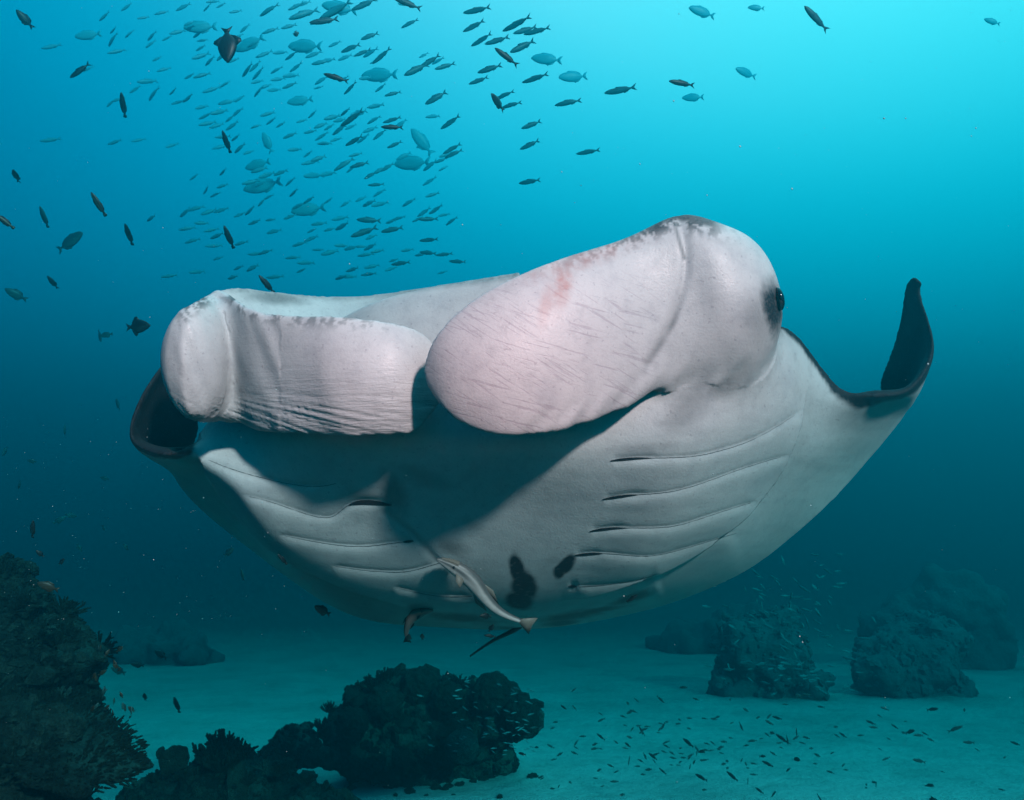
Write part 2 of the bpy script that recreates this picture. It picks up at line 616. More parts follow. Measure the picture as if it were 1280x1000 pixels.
def build_manta():
    parts = [body_solid(), loft(RIGHT_FIN, 2, 3), loft(LEFT_FIN, 4, 5), loft(JAW, 6, 7), loft(LIP, 8, 9),
             blob((600, 492, 3.62), (.98, .30, .24), 12), blob((850, 400, 3.40), (.30, .24, .22), 12), blob((310, 455, 3.30), (.2, .2, .17), 12)]
    vs, fs, o = [], [], 0
    for v, f in parts:
        vs.append(v)
        fs += [tuple(i + o for i in q) for q in f]
        o += len(v)
    raw = bpy.data.meshes.new("raw")
    raw.from_pydata(np.concatenate(vs).tolist(), [], fs)
    tmp = bpy.data.objects.new("raw", raw)
    COL.objects.link(tmp)
    r = tmp.modifiers.new("remesh", 'REMESH')
    r.mode = 'VOXEL'
    r.voxel_size = 0.0058
    dg = bpy.context.evaluated_depsgraph_get()
    me = bpy.data.meshes.new_from_object(tmp.evaluated_get(dg))
    me.name = "manta_body"
    bpy.data.objects.remove(tmp)
    bpy.data.meshes.remove(raw)
    n = len(me.vertices)
    co = np.empty(n * 3)
    me.vertices.foreach_get("co", co)
    co = co.reshape(-1, 3)
    ed = np.empty(len(me.edges) * 2, dtype=np.int64)
    me.edges.foreach_get("vertices", ed)
    ed = ed.reshape(-1, 2)
    deg = np.bincount(ed.ravel(), minlength=n).astype(float)

    def lap(x):
        acc = np.zeros_like(x)
        for k in range(x.shape[1]):
            acc[:, k] = np.bincount(ed[:, 0], x[ed[:, 1], k], n) + np.bincount(ed[:, 1], x[ed[:, 0], k], n)
        return acc / deg[:, None]

    for _ in range(14):                      # Taubin: melt the seams, keep the size
        co = co + 0.6 * (lap(co) - co)
        co = co - 0.58 * (lap(co) - co)
    for _ in range(4):
        co = co + 0.5 * (lap(co) - co)
    # the lobes flow into the belly: stronger melting where they meet
    q0 = proj(co)

    def melt(w, its):
        nonlocal co
        sel = np.where(w > .02)[0]
        loc = np.full(n, -1)
        near_ = w > .004
        loc[near_] = np.arange(near_.sum())
        el = ed[near_[ed[:, 0]] & near_[ed[:, 1]]]
        e0, e1 = loc[el[:, 0]], loc[el[:, 1]]
        x, k = co[near_].copy(), int(near_.sum())
        dg_ = np.maximum(np.bincount(np.concatenate([e0, e1]), minlength=k), 1)
        ww = (np.where(w > .02, w, 0)[near_] * .9)[:, None]
        for _ in range(its):
            m_ = np.stack([(np.bincount(e0, x[e1, c], k) + np.bincount(e1, x[e0, c], k)) / dg_ for c in range(3)], 1)
            x += ww * (m_ - x)
        co[near_] = x

    wgt = np.exp(-(((q0[:, 0] - 925) / 78) ** 2 + ((q0[:, 1] - 466) / 50) ** 2)) * (q0[:, 2] < 3.25 * DS)
    wgt = np.maximum(wgt, .6 * np.exp(-(((q0[:, 0] - 860) / 30) ** 2 + ((q0[:, 1] - 500) / 16) ** 2)) * (q0[:, 2] < 3.15 * DS) * (q0[:, 2] > 2.92 * DS))
    melt(wgt, 420)
    melt(.9 * np.exp(-(((q0[:, 0] - 262) / 36) ** 2 + ((q0[:, 1] - 541) / 15) ** 2)) * (q0[:, 2] < 3.32 * DS), 160)
    dv, _r = polydist(q0[:, :2], np.array([(262, 372), (270, 430), (284, 520), (292, 545)], float))
    melt(np.exp(-(dv / 20) ** 2) * (q0[:, 2] < 3.25 * DS) * sstep(372, 395, q0[:, 1]), 260)
    # look up where each vertex came from
    sp, sl, su = np.concatenate(SRC_P), np.concatenate(SRC_L), np.concatenate(SRC_U)
    kd = kdtree.KDTree(len(sp))
    for i, p in enumerate(sp):
        kd.insert(p, i)
    kd.balance()
    idx = np.array([kd.find(p)[1] for p in co])
    lab, uu = sl[idx], su[idx]
    me.vertices.foreach_set("co", co.ravel())
    me.update()
    nr = np.empty(n * 3)
    me.vertices.foreach_get("normal", nr)
    nr = nr.reshape(-1, 3)
    q = proj(co)
    px = q[:, :2]
    vent = lab == 0
    # ---- relief
    disp = np.zeros(n)
    groove = np.zeros(n)
    vi = np.where(vent & (px[:, 1] > 540) | (vent & (px[:, 0] > 880)))[0]
    pv = px[vi]
    dd = np.zeros(len(vi))
    gg = np.zeros(len(vi))
    for g, op in zip(GILLS, OPEN):
        g = spline(np.array(g, float), 40)
        d, run = polydist(pv, g)
        fade = sstep(-.02, 0.22, run) * (1 - sstep(0.9, 1.0, run))
        fade = np.where(np.abs(d) < 60, fade, 0)
        dd += fade * np.where(d > 0, 0.0042 * (d / 9.0) * np.exp(1 - d / 9.0) - .0012 * np.exp(-d / 2.5), -0.0030 * np.exp(d / 10.0))
        gg = np.maximum(gg, fade * np.exp(-(d / 3.4) ** 2))
        pit = np.exp(-(d / 6.0) ** 2) * (1 - sstep(op * .6, op, run)) * sstep(0, .04, run) if op else 0
        dd -= 0.0035 * pit
    dd -= 0.0008 * gg
    for rl in RIDGES:
        d, run = polydist(pv, spline(np.array(rl, float), 60))
        inside = np.where(rl[0][0] < 640, -d, -d)
        dd += sstep(0, .08, run) * (1 - sstep(.8, 1, run)) * np.where(np.abs(d) < 80, np.where(d < 0, .006 * np.exp(d / 22), -.012 * np.exp(-d / 16)), 0)
    disp[vi] += dd
    groove[vi] = gg
    fold = lambda line, w: np.exp(-(polydist(px, spline(np.array(line, float), 30))[0] / w) ** 2)
    rf, lf = (lab == 2), (lab == 4)
    crease = fold([(850, 276), (858, 320), (850, 372), (830, 420), (810, 455)], 6) * rf
    disp -= 0.006 * crease
    tuck = fold([(482, 640), (500, 655), (522, 674), (545, 700)], 5) * vent
    disp -= .004 * tuck
    # ripples along the lower edges of the two head fins
    ang = np.arctan2(px[:, 1] - 470, px[:, 0] - 180)
    low = sstep(470, 545, px[:, 1]) * lf
    wob = np.array([noise.noise((a * 55, b * 0.012, 2.0)) + .5 * noise.noise((a * 120, b * 0.02, 7.0)) for a, b in zip(ang[lf], px[lf, 0])])
    disp[lf] += 0.005 * low[lf] * wob
    rr = np.where(rf)[0]
    edge_r = np.interp(px[rr, 0], [545, 580, 640, 720, 800, 885], [505, 532, 543, 530, 500, 465])
    near = 1 - sstep(0, 42, edge_r - px[rr, 1])
    wr = np.array([noise.noise((x * .055 + y * .03, y * .018, 4.0)) for x, y in px[rr]])
    disp[rr] += 0.008 * near * wr * sstep(600, 700, px[rr, 0])
    # vertical folds on the left head lobe
    lfv = np.where(lf & (px[:, 0] < 350))[0]
    wv = np.array([noise.noise(((x - (y - 400) * .35) * .055, y * .008, 9.0)) for x, y in px[lfv]])
    disp[lfv] += 0.0065 * wv * sstep(205, 235, px[lfv, 0])
    ven = np.where(vent)[0]
    wl_ = np.array([noise.noise((x * .010, y * .013, 1.5)) for x, y in px[ven]])
    disp[ven] += 0.0045 * wl_
    sh_ = np.array([noise.noise((x * .03, y * .09, 5.5)) for x, y in px[ven]])
    disp[ven] += 0.0005 * sh_
    co = co + nr * disp[:, None]
    me.vertices.foreach_set("co", co.ravel())
    me.update()

    # ---- colour: the animal's own markings, plus painted crease shade and belly tint
    jit = np.array([noise.noise((c[0] * 22, c[1] * 22, c[2] * 22)) for c in co])
    jit2 = np.array([noise.noise((c[0] * 70, c[1] * 70, c[2] * 70)) for c in co])
    dark = np.zeros(n)
    dark[lab == 1] = 1
    s, arc = uu[:, 0], uu[:, 1]
    wing = vent & ((s > 14.05) | (s < 7.2))
    wid = np.interp(s, [0, 2, 4, 6, 7.2, 14.0, 14.5, 15, 16, 17, 18, 20, 23], [.3, .3, .16, .07, .0, .0, .035, .06, .075, .08, .09, .3, .3]) * DS
    dark = np.maximum(dark, np.where(wing, 1 - sstep(.6, 1.15, arc / np.maximum(wid, 1e-4) + .25 * jit), 0))
    back = ((lab == 3) | (lab == 5)) & (nr[:, 1] > .25)
    lobe = (((lab == 3)) & (uu[:, 0] < .42)) | ((lab == 5) & (uu[:, 0] < .45))
    dark = np.maximum(dark, np.where(back & lobe, 1, 0) * .95)
    dark[(lab == 7) | (lab == 9)] = .6
    dark[(lab == 12) & (nr[:, 1] > .0)] = 1
    for _ in range(2):
        dark = dark + .6 * (lap(dark[:, None])[:, 0] - dark)
    front = np.isin(lab, (0, 2, 4, 6, 8))

    def spot(cx, cy, rx, ry, rot=0.0, soft=.35, who=front):
        c, s_ = math.cos(rot), math.sin(rot)
        x, y = px[:, 0] - cx, px[:, 1] - cy
        r = np.sqrt(((x * c + y * s_) / rx) ** 2 + ((-x * s_ + y * c) / ry) ** 2) + .16 * jit + .14 * jit2
        return (1 - sstep(1 - soft, 1 + soft, r)) * who

    for a in [(646, 711, 9, 20, -.2), (655, 734, 15, 21, -.1), (650, 750, 17, 11, 0), (707, 707, 8, 16, .75), (699, 715, 7, 10, .3)]:
        dark = np.maximum(dark, 1.0 * np.clip(spot(*a, soft=.34) * (1.15 + .5 * jit2), 0, 1))
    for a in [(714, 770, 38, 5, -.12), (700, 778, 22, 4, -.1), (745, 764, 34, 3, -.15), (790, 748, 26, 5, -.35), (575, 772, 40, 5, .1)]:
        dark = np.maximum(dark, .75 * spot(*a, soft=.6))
    dark = np.maximum(dark, .30 * tuck)  # shade of the belly fold painted along its groove
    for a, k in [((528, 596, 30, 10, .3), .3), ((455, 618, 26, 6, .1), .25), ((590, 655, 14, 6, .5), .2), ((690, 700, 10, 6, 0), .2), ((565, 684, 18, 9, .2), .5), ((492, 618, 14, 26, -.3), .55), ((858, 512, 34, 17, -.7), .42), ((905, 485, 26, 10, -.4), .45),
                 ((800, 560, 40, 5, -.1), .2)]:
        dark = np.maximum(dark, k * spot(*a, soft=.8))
    # mottling along the top rims of the head fins and lobes
    jm = np.array([.8 * noise.noise((x * .06 + y * .03, y * .04, 3.0)) + .7 * noise.noise((x * .17 - y * .06, y * .13, 6.0)) + .4 * noise.noise((x * .4, y * .35, 9.0)) for x, y in px])
    top_r = np.interp(px[:, 0], [560, 650, 720, 790, 846, 900, 940], [404, 343, 317, 294, 270, 283, 304])
    dr = px[:, 1] - top_r
    amt = np.interp(px[:, 0], [560, 690, 760, 820, 850, 885, 905, 930], [.0, .15, .5, 1.0, 1.0, .9, .3, .0])
    m_r = (rf | (lab == 3)) * (1 - sstep(4, 26, dr)) * amt * sstep(.0, .35, jm + .25)
    rim = (rf | (lab == 3)) * (1 - sstep(0, 7, dr)) * np.interp(px[:, 0], [690, 800, 846, 890, 910], [.0, .55, 1, .9, .0])
    dark = np.maximum(dark, np.maximum(.85 * m_r, .85 * rim))
    top_l = np.interp(px[:, 0], [209, 222, 243, 264, 281, 312, 365, 430, 492, 532], [428, 400, 379, 367, 364, 386, 394, 396, 404, 418])
    dl = px[:, 1] - top_l
    amt = np.interp(px[:, 0], [215, 232, 260, 275, 290, 310, 420, 470, 500], [.0, .8, .9, .1, .9, .7, .6, .35, .0])
    dark = np.maximum(dark, (lf | (lab == 5)) * (1 - sstep(3, 22, dl)) * amt * sstep(.0, .3, jm + .12) * .85)
    jw = np.isin(lab, (6, 8))
    dj = px[:, 1] - np.interp(px[:, 0], [292, 350, 430, 500, 570, 650], [360, 366, 371, 362, 353, 344])
    dark = np.maximum(dark, jw * (1 - sstep(1, 9, dj)) * (.35 + .25 * jm))
    dark = np.maximum(dark, jw * spot(345, 372, 34, 8, .1, soft=.7) * .6)
    dark = np.maximum(dark, .6 * fold([(853, 362), (846, 392), (830, 425), (806, 464)], 4.5) * rf * (.75 + .5 * jit) * sstep(-.1, .35, polydist(px, np.array([(853, 362), (806, 464)], float))[1]) * (1 - .5 * sstep(.7, 1, polydist(px, np.array([(853, 362), (806, 464)], float))[1])))  # shade of the crease between fin and lobe, painted as a streak
    dark = np.maximum(dark, .55 * fold([(843, 278), (849, 300), (856, 322)], 2.6) * rf)  # upper end of that crease, its shade put into the colour
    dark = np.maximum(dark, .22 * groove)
    eye_s = spot(966, 386, 14, 34, -.10, soft=.6)
    eye_s2 = spot(953, 396, 24, 28, 0, soft=.9)
    dark = np.maximum(dark, np.maximum(.95 * eye_s, .45 * eye_s2))
    pink = np.maximum(spot(705, 352, 10, 36, .25, soft=.8), spot(735, 322, 62, 10, -.33, soft=.9)) * rf * (.55 + .6 * jm)
    pink = np.clip(np.maximum(pink, .5 * spot(683, 380, 7, 22, .2, soft=.9) * rf), 0, 1)
    scr = rf * sstep(340, 380, px[:, 1] + .1 * (px[:, 0] - 600)) * (1 - sstep(780, 850, px[:, 0]))
    wrk = lf * (.06 + .6 * sstep(430, 525, px[:, 1]) * sstep(290, 370, px[:, 0])) + .05 * rf + .03 * vent
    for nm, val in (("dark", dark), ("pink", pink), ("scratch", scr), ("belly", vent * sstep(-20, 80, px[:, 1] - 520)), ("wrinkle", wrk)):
        a = me.attributes.new(nm, 'FLOAT', 'POINT')
        a.data.foreach_set("value", np.clip(val, 0, 1).astype(np.float32))
    a = me.attributes.new("skin", 'FLOAT_VECTOR', 'POINT')
    a.data.foreach_set("vector", np.stack([px[:, 0] / 100, px[:, 1] / 100, lab * 3.0], -1).astype(np.float32).ravel())
    me.polygons.foreach_set("use_smooth", [True] * len(me.polygons))

    m = NT("manta_skin", 0.46, 0.4)
    sk = m.attr("skin", "Vector")
    ob = m.objco()
    n1 = m.noise(3.0, 6, .62, ob)
    n2 = m.noise(150, 3, .6, ob)
    n3 = m.noise(24, 5, .65, ob)
    white = m.ramp(n1, [(.3, (.70, .665, .665)), (.5, (.77, .735, .735)), (.7, (.82, .79, .785))])
    white = m.mix(.55, white, m.ramp(n3, [(.28, (.80, .79, .80)), (.5, (1, 1, 1))]), 'MULTIPLY')
    white = m.mix(.5, white, m.ramp(n2, [(.3, (.86, .85, .85)), (.5, (1, 1, 1))]), 'MULTIPLY')
    blot = m.ramp(m.noise(8.5, 6, .68, ob), [(.50, (0, 0, 0)), (.68, (.42, .42, .42))])
    white = m.mix(blot, white, (.56, .54, .57))
    frk = m.ramp(m.noise(85, 2, .5, ob), [(.66, (0, 0, 0)), (.72, (.45, .45, .45))])
    white = m.mix(frk, white, (.38, .33, .36))
    white = m.mix(m.attr("belly"), white, m.mix(1.0, white, (.84, 1.0, 1.0), 'MULTIPLY'))  # less red down the belly, imitating strobe light falling off
    # fine crossing scratches on the big head fin
    def lines(rot, scale, lo):
        v = m.mapping(m.mapping(sk, (1, 1, 1), (0, 0, rot)), (scale, scale * .045, 1))
        return m.ramp(m.noise(3.0, 3, .6, v), [(lo, (1, 1, 1)), (lo + .06, (0, 0, 0))])
    l1 = m.mix(1.0, lines(math.radians(57), 11, .36), lines(math.radians(75), 8.0, .35), 'LIGHTEN')
    sm = m.mix(1.0, l1, m.attr("scratch", "Color"), 'MULTIPLY')
    white = m.mix(m.math('MULTIPLY', sm, .34), white, (.34, .24, .30))
    pk = m.math('MULTIPLY', m.attr("pink"), m.math('ADD', m.math('MULTIPLY', n3, 1.4), .1))
    white = m.mix(m.math('MINIMUM', pk, .75), white, (.60, .25, .22))
    dk = m.ramp(n3, [(.3, (.003, .004, .006)), (.7, (.012, .014, .018))])
    da = m.attr("dark")
    dm = m.math('MULTIPLY', da, m.math('ADD', .80, m.math('MULTIPLY', n2, .48)))
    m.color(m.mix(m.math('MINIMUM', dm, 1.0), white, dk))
    st = m.mapping(sk, (1.2, 9, 1), (0, 0, 0))
    w1 = m.noise(2.2, 5, .6, st)
    b0 = m.bump(m.math('MULTIPLY', w1, m.attr("wrinkle")), .012, .55)
    b1 = m.bump(n2, .0016, .5, b0)
    b2 = m.bump(n3, .003, .22, b1)
    b3 = m.bump(m.math('SUBTRACT', 1.0, sm), .0015, .18, b2)
    m.l.new(m.mix(da, m.ramp(n3, [(.3, (.30, .30, .30)), (.7, (.54, .54, .54))]), (.75, .75, .75)), m.b.inputs['Roughness'])
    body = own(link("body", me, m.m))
    return body, me


body, body_me = build_manta()
bvh = BVHTree.FromPolygons([v.co.copy() for v in body_me.vertices], [tuple(p.vertices) for p in body_me.polygons])


def hit(px_, py_, lift=0.0):
    o = Vector((0, 0, CAMZ))
    d = (P(px_, py_, 1.0) - o).normalized()
    loc, nor, i, dist = bvh.ray_cast(o, d)
    if loc is None:
        return None, None
    return loc + nor * lift, nor


def dark_skin():
    m = NT("gill_dark", 0.7, 0.2)
    m.color(m.ramp(m.noise(120, 3, .6, m.objco()), [(.35, (.006, .007, .009)), (.7, (.03, .028, .03))]))
    return m.m


GILL_MAT = dark_skin()


def gill_strip(line, op):
    """a dark lens-shaped opening lying in the inner end of a gill slit"""
    pts = spline(np.array(line, float), 60)
    k = 57
    vs, fs = [], []
    for i in range(k):
        f = i / (k - 1)
        w = (math.sin(math.pi * min(1, f / max(op, .01) + .02)) ** .7 if f < op else 0) * (6.0 if op > .3 else 2.9) + .62 * (1 - f * .5)
        x, y = pts[i]
        for j, oy in enumerate((-w * .55, 0, w * .45)):
            p, nn = hit(x, y + oy)
            if p is None:
                return None
            vs.append(p + nn * 0.0016)
        if i:
            a = (i - 1) * 3
            fs += [(a, a + 1, a + 4, a + 3), (a + 1, a + 2, a + 5, a + 4)]
    # give it thickness
    n = len(vs)
    vs += [v + Vector((0, .004, 0)) for v in vs]
    fs += [tuple(i + n for i in q[::-1]) for q in fs]
    o = link("gill_slit", mesh_py("gill_slit", vs, fs), GILL_MAT)
    return own(o)


for g, op in zip(GILLS, OPEN):
    if True:
        gill_strip(g, op)

# the visible eye, set into the side of the right head lobe
EYE_P, EYE_N = hit(971, 376)
if EYE_P is None:
    EYE_P = P(966, 376, 2.38)


def eye_part():
    bm = bmesh.new()
    bmesh.ops.create_uvsphere(bm, u_segments=28, v_segments=16, radius=1)
    for v in bm.verts:
        v.co = Vector((v.co.x * .015, v.co.y * .026, v.co.z * .034))
    me = bpy.data.meshes.new("eye")
    bm.to_mesh(me)
    bm.free()
    me.polygons.foreach_set("use_smooth", [True] * len(me.polygons))
    me.transform(Matrix.Translation(P(973, 374, proj(np.array(EYE_P))[2] + .012)) @ Matrix.Rotation(math.radians(-9), 4, 'Y'))
    m = NT("eye_dark", 0.12, 0.5)
    m.color((.004, .004, .006))
    return own(link("eye", me, m.m))


eye_part()

# whip tail and the small pelvic fins under the trailing edge
TAILM = NT("tail_skin", 0.6, 0.3).color((.018, .018, .022)).m


def tail_part():
    pts = spline(Parr(spread((655, 778, 3.98), (640, 789, 4.02), (616, 801, 4.1), (588, 820, 4.25))), 24)
    v, f = tube_np(pts, np.linspace(.012, .0035, 24), 10)
    return own(link("tail", mesh_py("tail", v, f), TAILM))


tail_part()
# ------------------------------------------------------------------ reef: rocks and corals
def reef_mat(name, dark, mid, light, scale=6.0, patch=None, grit=.75):
    m = NT(name, 0.9, 0.15)
    co = m.objco()
    a = m.noise(scale, 6, .65, co)
    b_ = m.noise(scale * 5, 4, .7, co)
    c_ = m.noise(scale * .35, 3, .5, co)
    col = m.ramp(a, [(.30, dark), (.50, mid), (.72, light)])
    col = m.mix(grit, col, m.ramp(b_, [(.32, (.35, .35, .35)), (.55, (1, 1, 1)), (.7, (1.5, 1.5, 1.4))]), 'MULTIPLY')
    if patch:
        col = m.mix(m.ramp(c_, [(.52, (0, 0, 0)), (.62, (.8, .8, .8))]), col, patch)
    m.color(col)
    v = m.node("ShaderNodeTexVoronoi", Scale=scale * 6)
    m.l.new(co, v.inputs["Vector"])
    b0 = m.bump(v.outputs["Distance"], .02, .6)
    m.bump(b_, .015, .8, b0)
    return m.m


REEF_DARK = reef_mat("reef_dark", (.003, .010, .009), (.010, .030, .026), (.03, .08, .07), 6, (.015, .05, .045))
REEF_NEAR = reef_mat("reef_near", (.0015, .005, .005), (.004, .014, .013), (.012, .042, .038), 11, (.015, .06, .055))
REEF_FAR = reef_mat("reef_far", (.07, .16, .17), (.08, .185, .195), (.095, .21, .22), 3, None, .25)  # pale and low in contrast: distance haze put into the rock colour
REEF_MID = reef_mat("reef_mid", (.008, .018, .016), (.03, .06, .05), (.07, .13, .11), 7, (.06, .12, .10))
CORAL_BUSH = reef_mat("coral_bush", (.004, .011, .009), (.010, .026, .02), (.022, .05, .04), 30)
CORAL_PALE = reef_mat("coral_pale", (.012, .04, .037), (.025, .075, .07), (.045, .12, .11), 14)
CORAL_HEAD = reef_mat("coral_head", (.006, .016, .014), (.014, .036, .03), (.03, .07, .06), 20)


def fractal(p, f, oct_=4, gain=.5, seed=0.0):
    v, a = 0.0, 1.0
    for k in range(oct_):
        v += a * noise.noise((p[0] * f + seed, p[1] * f + seed * .7, p[2] * f - seed * .3))
        a *= gain
        f *= 2.1
    return v


def lump_mesh(name, lumps, voxel, amp, freq, seed):
    """fuse ellipsoids (centre, radii) into one rough boulder"""
    vs, fs, o = [], [], 0
    for c, r in lumps:
        bm = bmesh.new()
        bmesh.ops.create_icosphere(bm, subdivisions=3, radius=1)
        bm.verts.index_update()
        for v in bm.verts:
            vs.append((c[0] + v.co.x * r[0], c[1] + v.co.y * r[1], c[2] + v.co.z * r[2]))
        fs += [tuple(v.index + o for v in f.verts) for f in bm.faces]
        o += len(bm.verts)
        bm.free()
    raw = bpy.data.meshes.new("raw")
    raw.from_pydata(vs, [], fs)
    tmp = bpy.data.objects.new("raw", raw)
    COL.objects.link(tmp)
    r = tmp.modifiers.new("remesh", 'REMESH')
    r.mode = 'VOXEL'
    r.voxel_size = voxel
    me = bpy.data.meshes.new_from_object(tmp.evaluated_get(bpy.context.evaluated_depsgraph_get()))
    bpy.data.objects.remove(tmp)
    bpy.data.meshes.remove(raw)
    me.name = name
    cs = [v.co.copy() for v in me.vertices]
    ns_ = [v.normal.copy() for v in me.vertices]
    for i, (p, q) in enumerate(zip(cs, ns_)):
        cell = noise.voronoi(p * freq * 1.6)[0][0]
        cs[i] = p + q * (amp * fractal(p, freq, 4, .55, seed) + amp * .9 * (.45 - cell))
    me.vertices.foreach_set("co", np.array(cs, dtype=np.float32).ravel())
    me.polygons.foreach_set("use_smooth", [True] * len(me.polygons))
    me.update()
    return me


def bush_mesh(name, n, h, spread_, thick, seed, twigs=5):
    """a colony of forked coral branches"""
    r = random.Random(seed)
    vs, fs = [], []

    def cone(a, b, ra, rb, k=5):
        o = len(vs)
        d = (b - a).normalized()
        s = d.orthogonal().normalized()
        t = d.cross(s)
        for c, rr in ((a, ra), (b, rb)):
            for i in range(k):
                th = 2 * math.pi * i / k
                vs.append(c + (s * math.cos(th) + t * math.sin(th)) * rr)
        vs.append(b + d * rb * .8)
        for i in range(k):
            j = (i + 1) % k
            fs.append((o + i, o + j, o + k + j, o + k + i))
            fs.append((o + k + i, o + k + j, o + 2 * k))

    for i in range(n):
        az, el = r.uniform(0, 2 * math.pi), r.uniform(.0, 1.0) ** .7
        d = Vector((math.cos(az) * el * spread_, math.sin(az) * el * spread_, 1.05 - .55 * el)).normalized()
        a = Vector((math.cos(az) * el * .25 * h, math.sin(az) * el * .25 * h, 0))
        b = a + d * h * r.uniform(.6, 1.0)
        cone(a, b, thick, thick * .75)
        for t in range(twigs):
            q = a.lerp(b, r.uniform(.35, .98))
            e = (d + Vector((r.uniform(-1, 1), r.uniform(-1, 1), r.uniform(-.3, .9))) * .8).normalized()
            cone(q, q + e * h * r.uniform(.12, .26), thick * .7, thick * .45)
    return mesh_py(name, vs, fs, True)


def growth_mesh(name, base, count, size, seed, zmin=-9, ny_max=1.0):
    """small knobs and stubby fingers scattered over a boulder"""
    r = random.Random(seed)
    ps = [p for p in base.polygons if p.normal.z > zmin and p.normal.y < ny_max]
    bm = bmesh.new()
    bmesh.ops.create_icosphere(bm, subdivisions=1, radius=1)
    bm.verts.index_update()
    tv = [v.co.copy() for v in bm.verts]
    tf = [tuple(v.index for v in f.verts) for f in bm.faces]
    bm.free()
    vs, fs = [], []
    for _ in range(count):
        p = r.choice(ps)
        c, n = p.center, p.normal
        s = size * math.exp(r.gauss(0, .5))
        el = r.choice((.6, .8, .9, 1.1, 1.4, 1.8))
        q = (n + Vector((r.uniform(-.5, .5), r.uniform(-.5, .5), r.uniform(-.1, .8)))).normalized().to_track_quat('Z', 'Y')
        o = len(vs)
        w = s / (el ** .5)
        for v in tv:
            k = 1 + r.uniform(-.3, .3)
            vs.append(c + q @ Vector((v.x * w * k, v.y * w * k, v.z * s * el * .7 * k)))
        fs += [tuple(i + o for i in f) for f in tf]
    return mesh_py(name, vs, fs, False)


def rock(name, label, cat, lumps, mat, voxel, amp, freq, seed, growth=0, gsize=.02, group=None):
    t = bpy.data.objects.new(name, None)
    c = sum((Vector(l[0]) for l in lumps), Vector()) / len(lumps)
    t.location = (c.x, c.y, min(l[0][2] - l[1][2] for l in lumps))
    COL.objects.link(t)
    tag(t, label, cat, group)
    me = lump_mesh("boulder", lumps, voxel, amp, freq, seed)
    inv = Matrix.Translation(-Vector(t.location))
    o = link("boulder", me, mat, t)
    o.matrix_parent_inverse = inv
    if growth:
        g = link("coral_growth", growth_mesh("coral_growth", me, growth, gsize, seed + 5, -.5, .6), mat if mat == REEF_FAR else CORAL_HEAD, t)
        g.matrix_parent_inverse = inv
        g["kind"] = "stuff"
    return t, o, inv


def on(root_inv, o, loc, rot=(0, 0, 0), sc=1.0):
    root, inv = root_inv
    o.parent = root
    o.matrix_parent_inverse = inv
    o.location = loc
    o.rotation_euler = rot
    o.scale = (sc, sc, sc) if not hasattr(sc, "__len__") else sc
    return o


def L(px, py, d, rx, ry, rz):
    """a lump centred at a photo pixel; radii in photo pixels at that depth"""
    k = d / FOC
    return (tuple(P(px, py, d)), (rx * k, ry * k, rz * k))


def knob(name, seed, r=1.0, amp=.16, freq=2.5):
    bm = bmesh.new()
    bmesh.ops.create_icosphere(bm, subdivisions=5, radius=1)
    for v in bm.verts:
        n = fractal(v.co, freq, 3, .5, seed)
        cell = noise.voronoi(v.co * freq * 2.2 + Vector((seed, 0, 0)))[0][0]
        v.co *= r * (1 + amp * n + amp * .8 * (.4 - cell))
    me = bpy.data.meshes.new(name)
    bm.to_mesh(me)
    bm.free()
    me.polygons.foreach_set("use_smooth", [True] * len(me.polygons))
    return me


# --- boulder in the middle of the sand
D = 6.0
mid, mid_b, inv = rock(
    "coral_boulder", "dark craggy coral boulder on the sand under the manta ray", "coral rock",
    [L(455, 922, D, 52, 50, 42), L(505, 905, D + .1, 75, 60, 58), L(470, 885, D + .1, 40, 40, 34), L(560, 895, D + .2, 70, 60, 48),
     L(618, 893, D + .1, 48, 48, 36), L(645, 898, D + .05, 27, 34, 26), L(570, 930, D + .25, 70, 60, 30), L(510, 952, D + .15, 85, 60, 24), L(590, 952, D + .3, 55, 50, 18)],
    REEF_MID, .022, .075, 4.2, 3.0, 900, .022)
for i, (px, py, d, s, sd) in enumerate([(524, 858, D - .05, 24, 1), (616, 868, D - .1, 26, 2), (652, 893, D - .25, 22, 3), (560, 872, D - .25, 20, 4),
                                        (482, 878, D - .22, 22, 7), (440, 905, D - .28, 20, 9)]):
    on((mid, inv), link("coral_head", knob("coral_head", sd * 3.3, s * d / FOC), CORAL_HEAD), P(px, py, d), (0, 0, sd))
on((mid, inv), link("boulder_coral", knob("boulder_coral", 8.1, 20 * D / FOC, .07), CORAL_PALE), P(577, 934, D - .42))
for px, py, d, s, sd in [(470, 858, D, 20, 1), (486, 852, D + .1, 18, 2), (571, 857, D - .05, 15, 3), (411, 884, D - .1, 10, 5), (402, 905, D - .1, 12, 6)]:
    on((mid, inv), link("branching_coral", bush_mesh("branching_coral", 26, s * d / FOC * 1.25, 1.0, s * d / FOC * .09, sd), CORAL_BUSH), P(px, py + 6, d))

# --- low mound beside it
lm, lm_b, inv = rock("coral_mound", "small rounded dark coral mound left of the big boulder", "coral rock",
                     [L(366, 930, 5.7, 26, 26, 22), L(352, 942, 5.7, 24, 26, 16), L(396, 944, 5.7, 28, 26, 14)], REEF_MID, .018, .05, 5, 9.0, 160, .02)

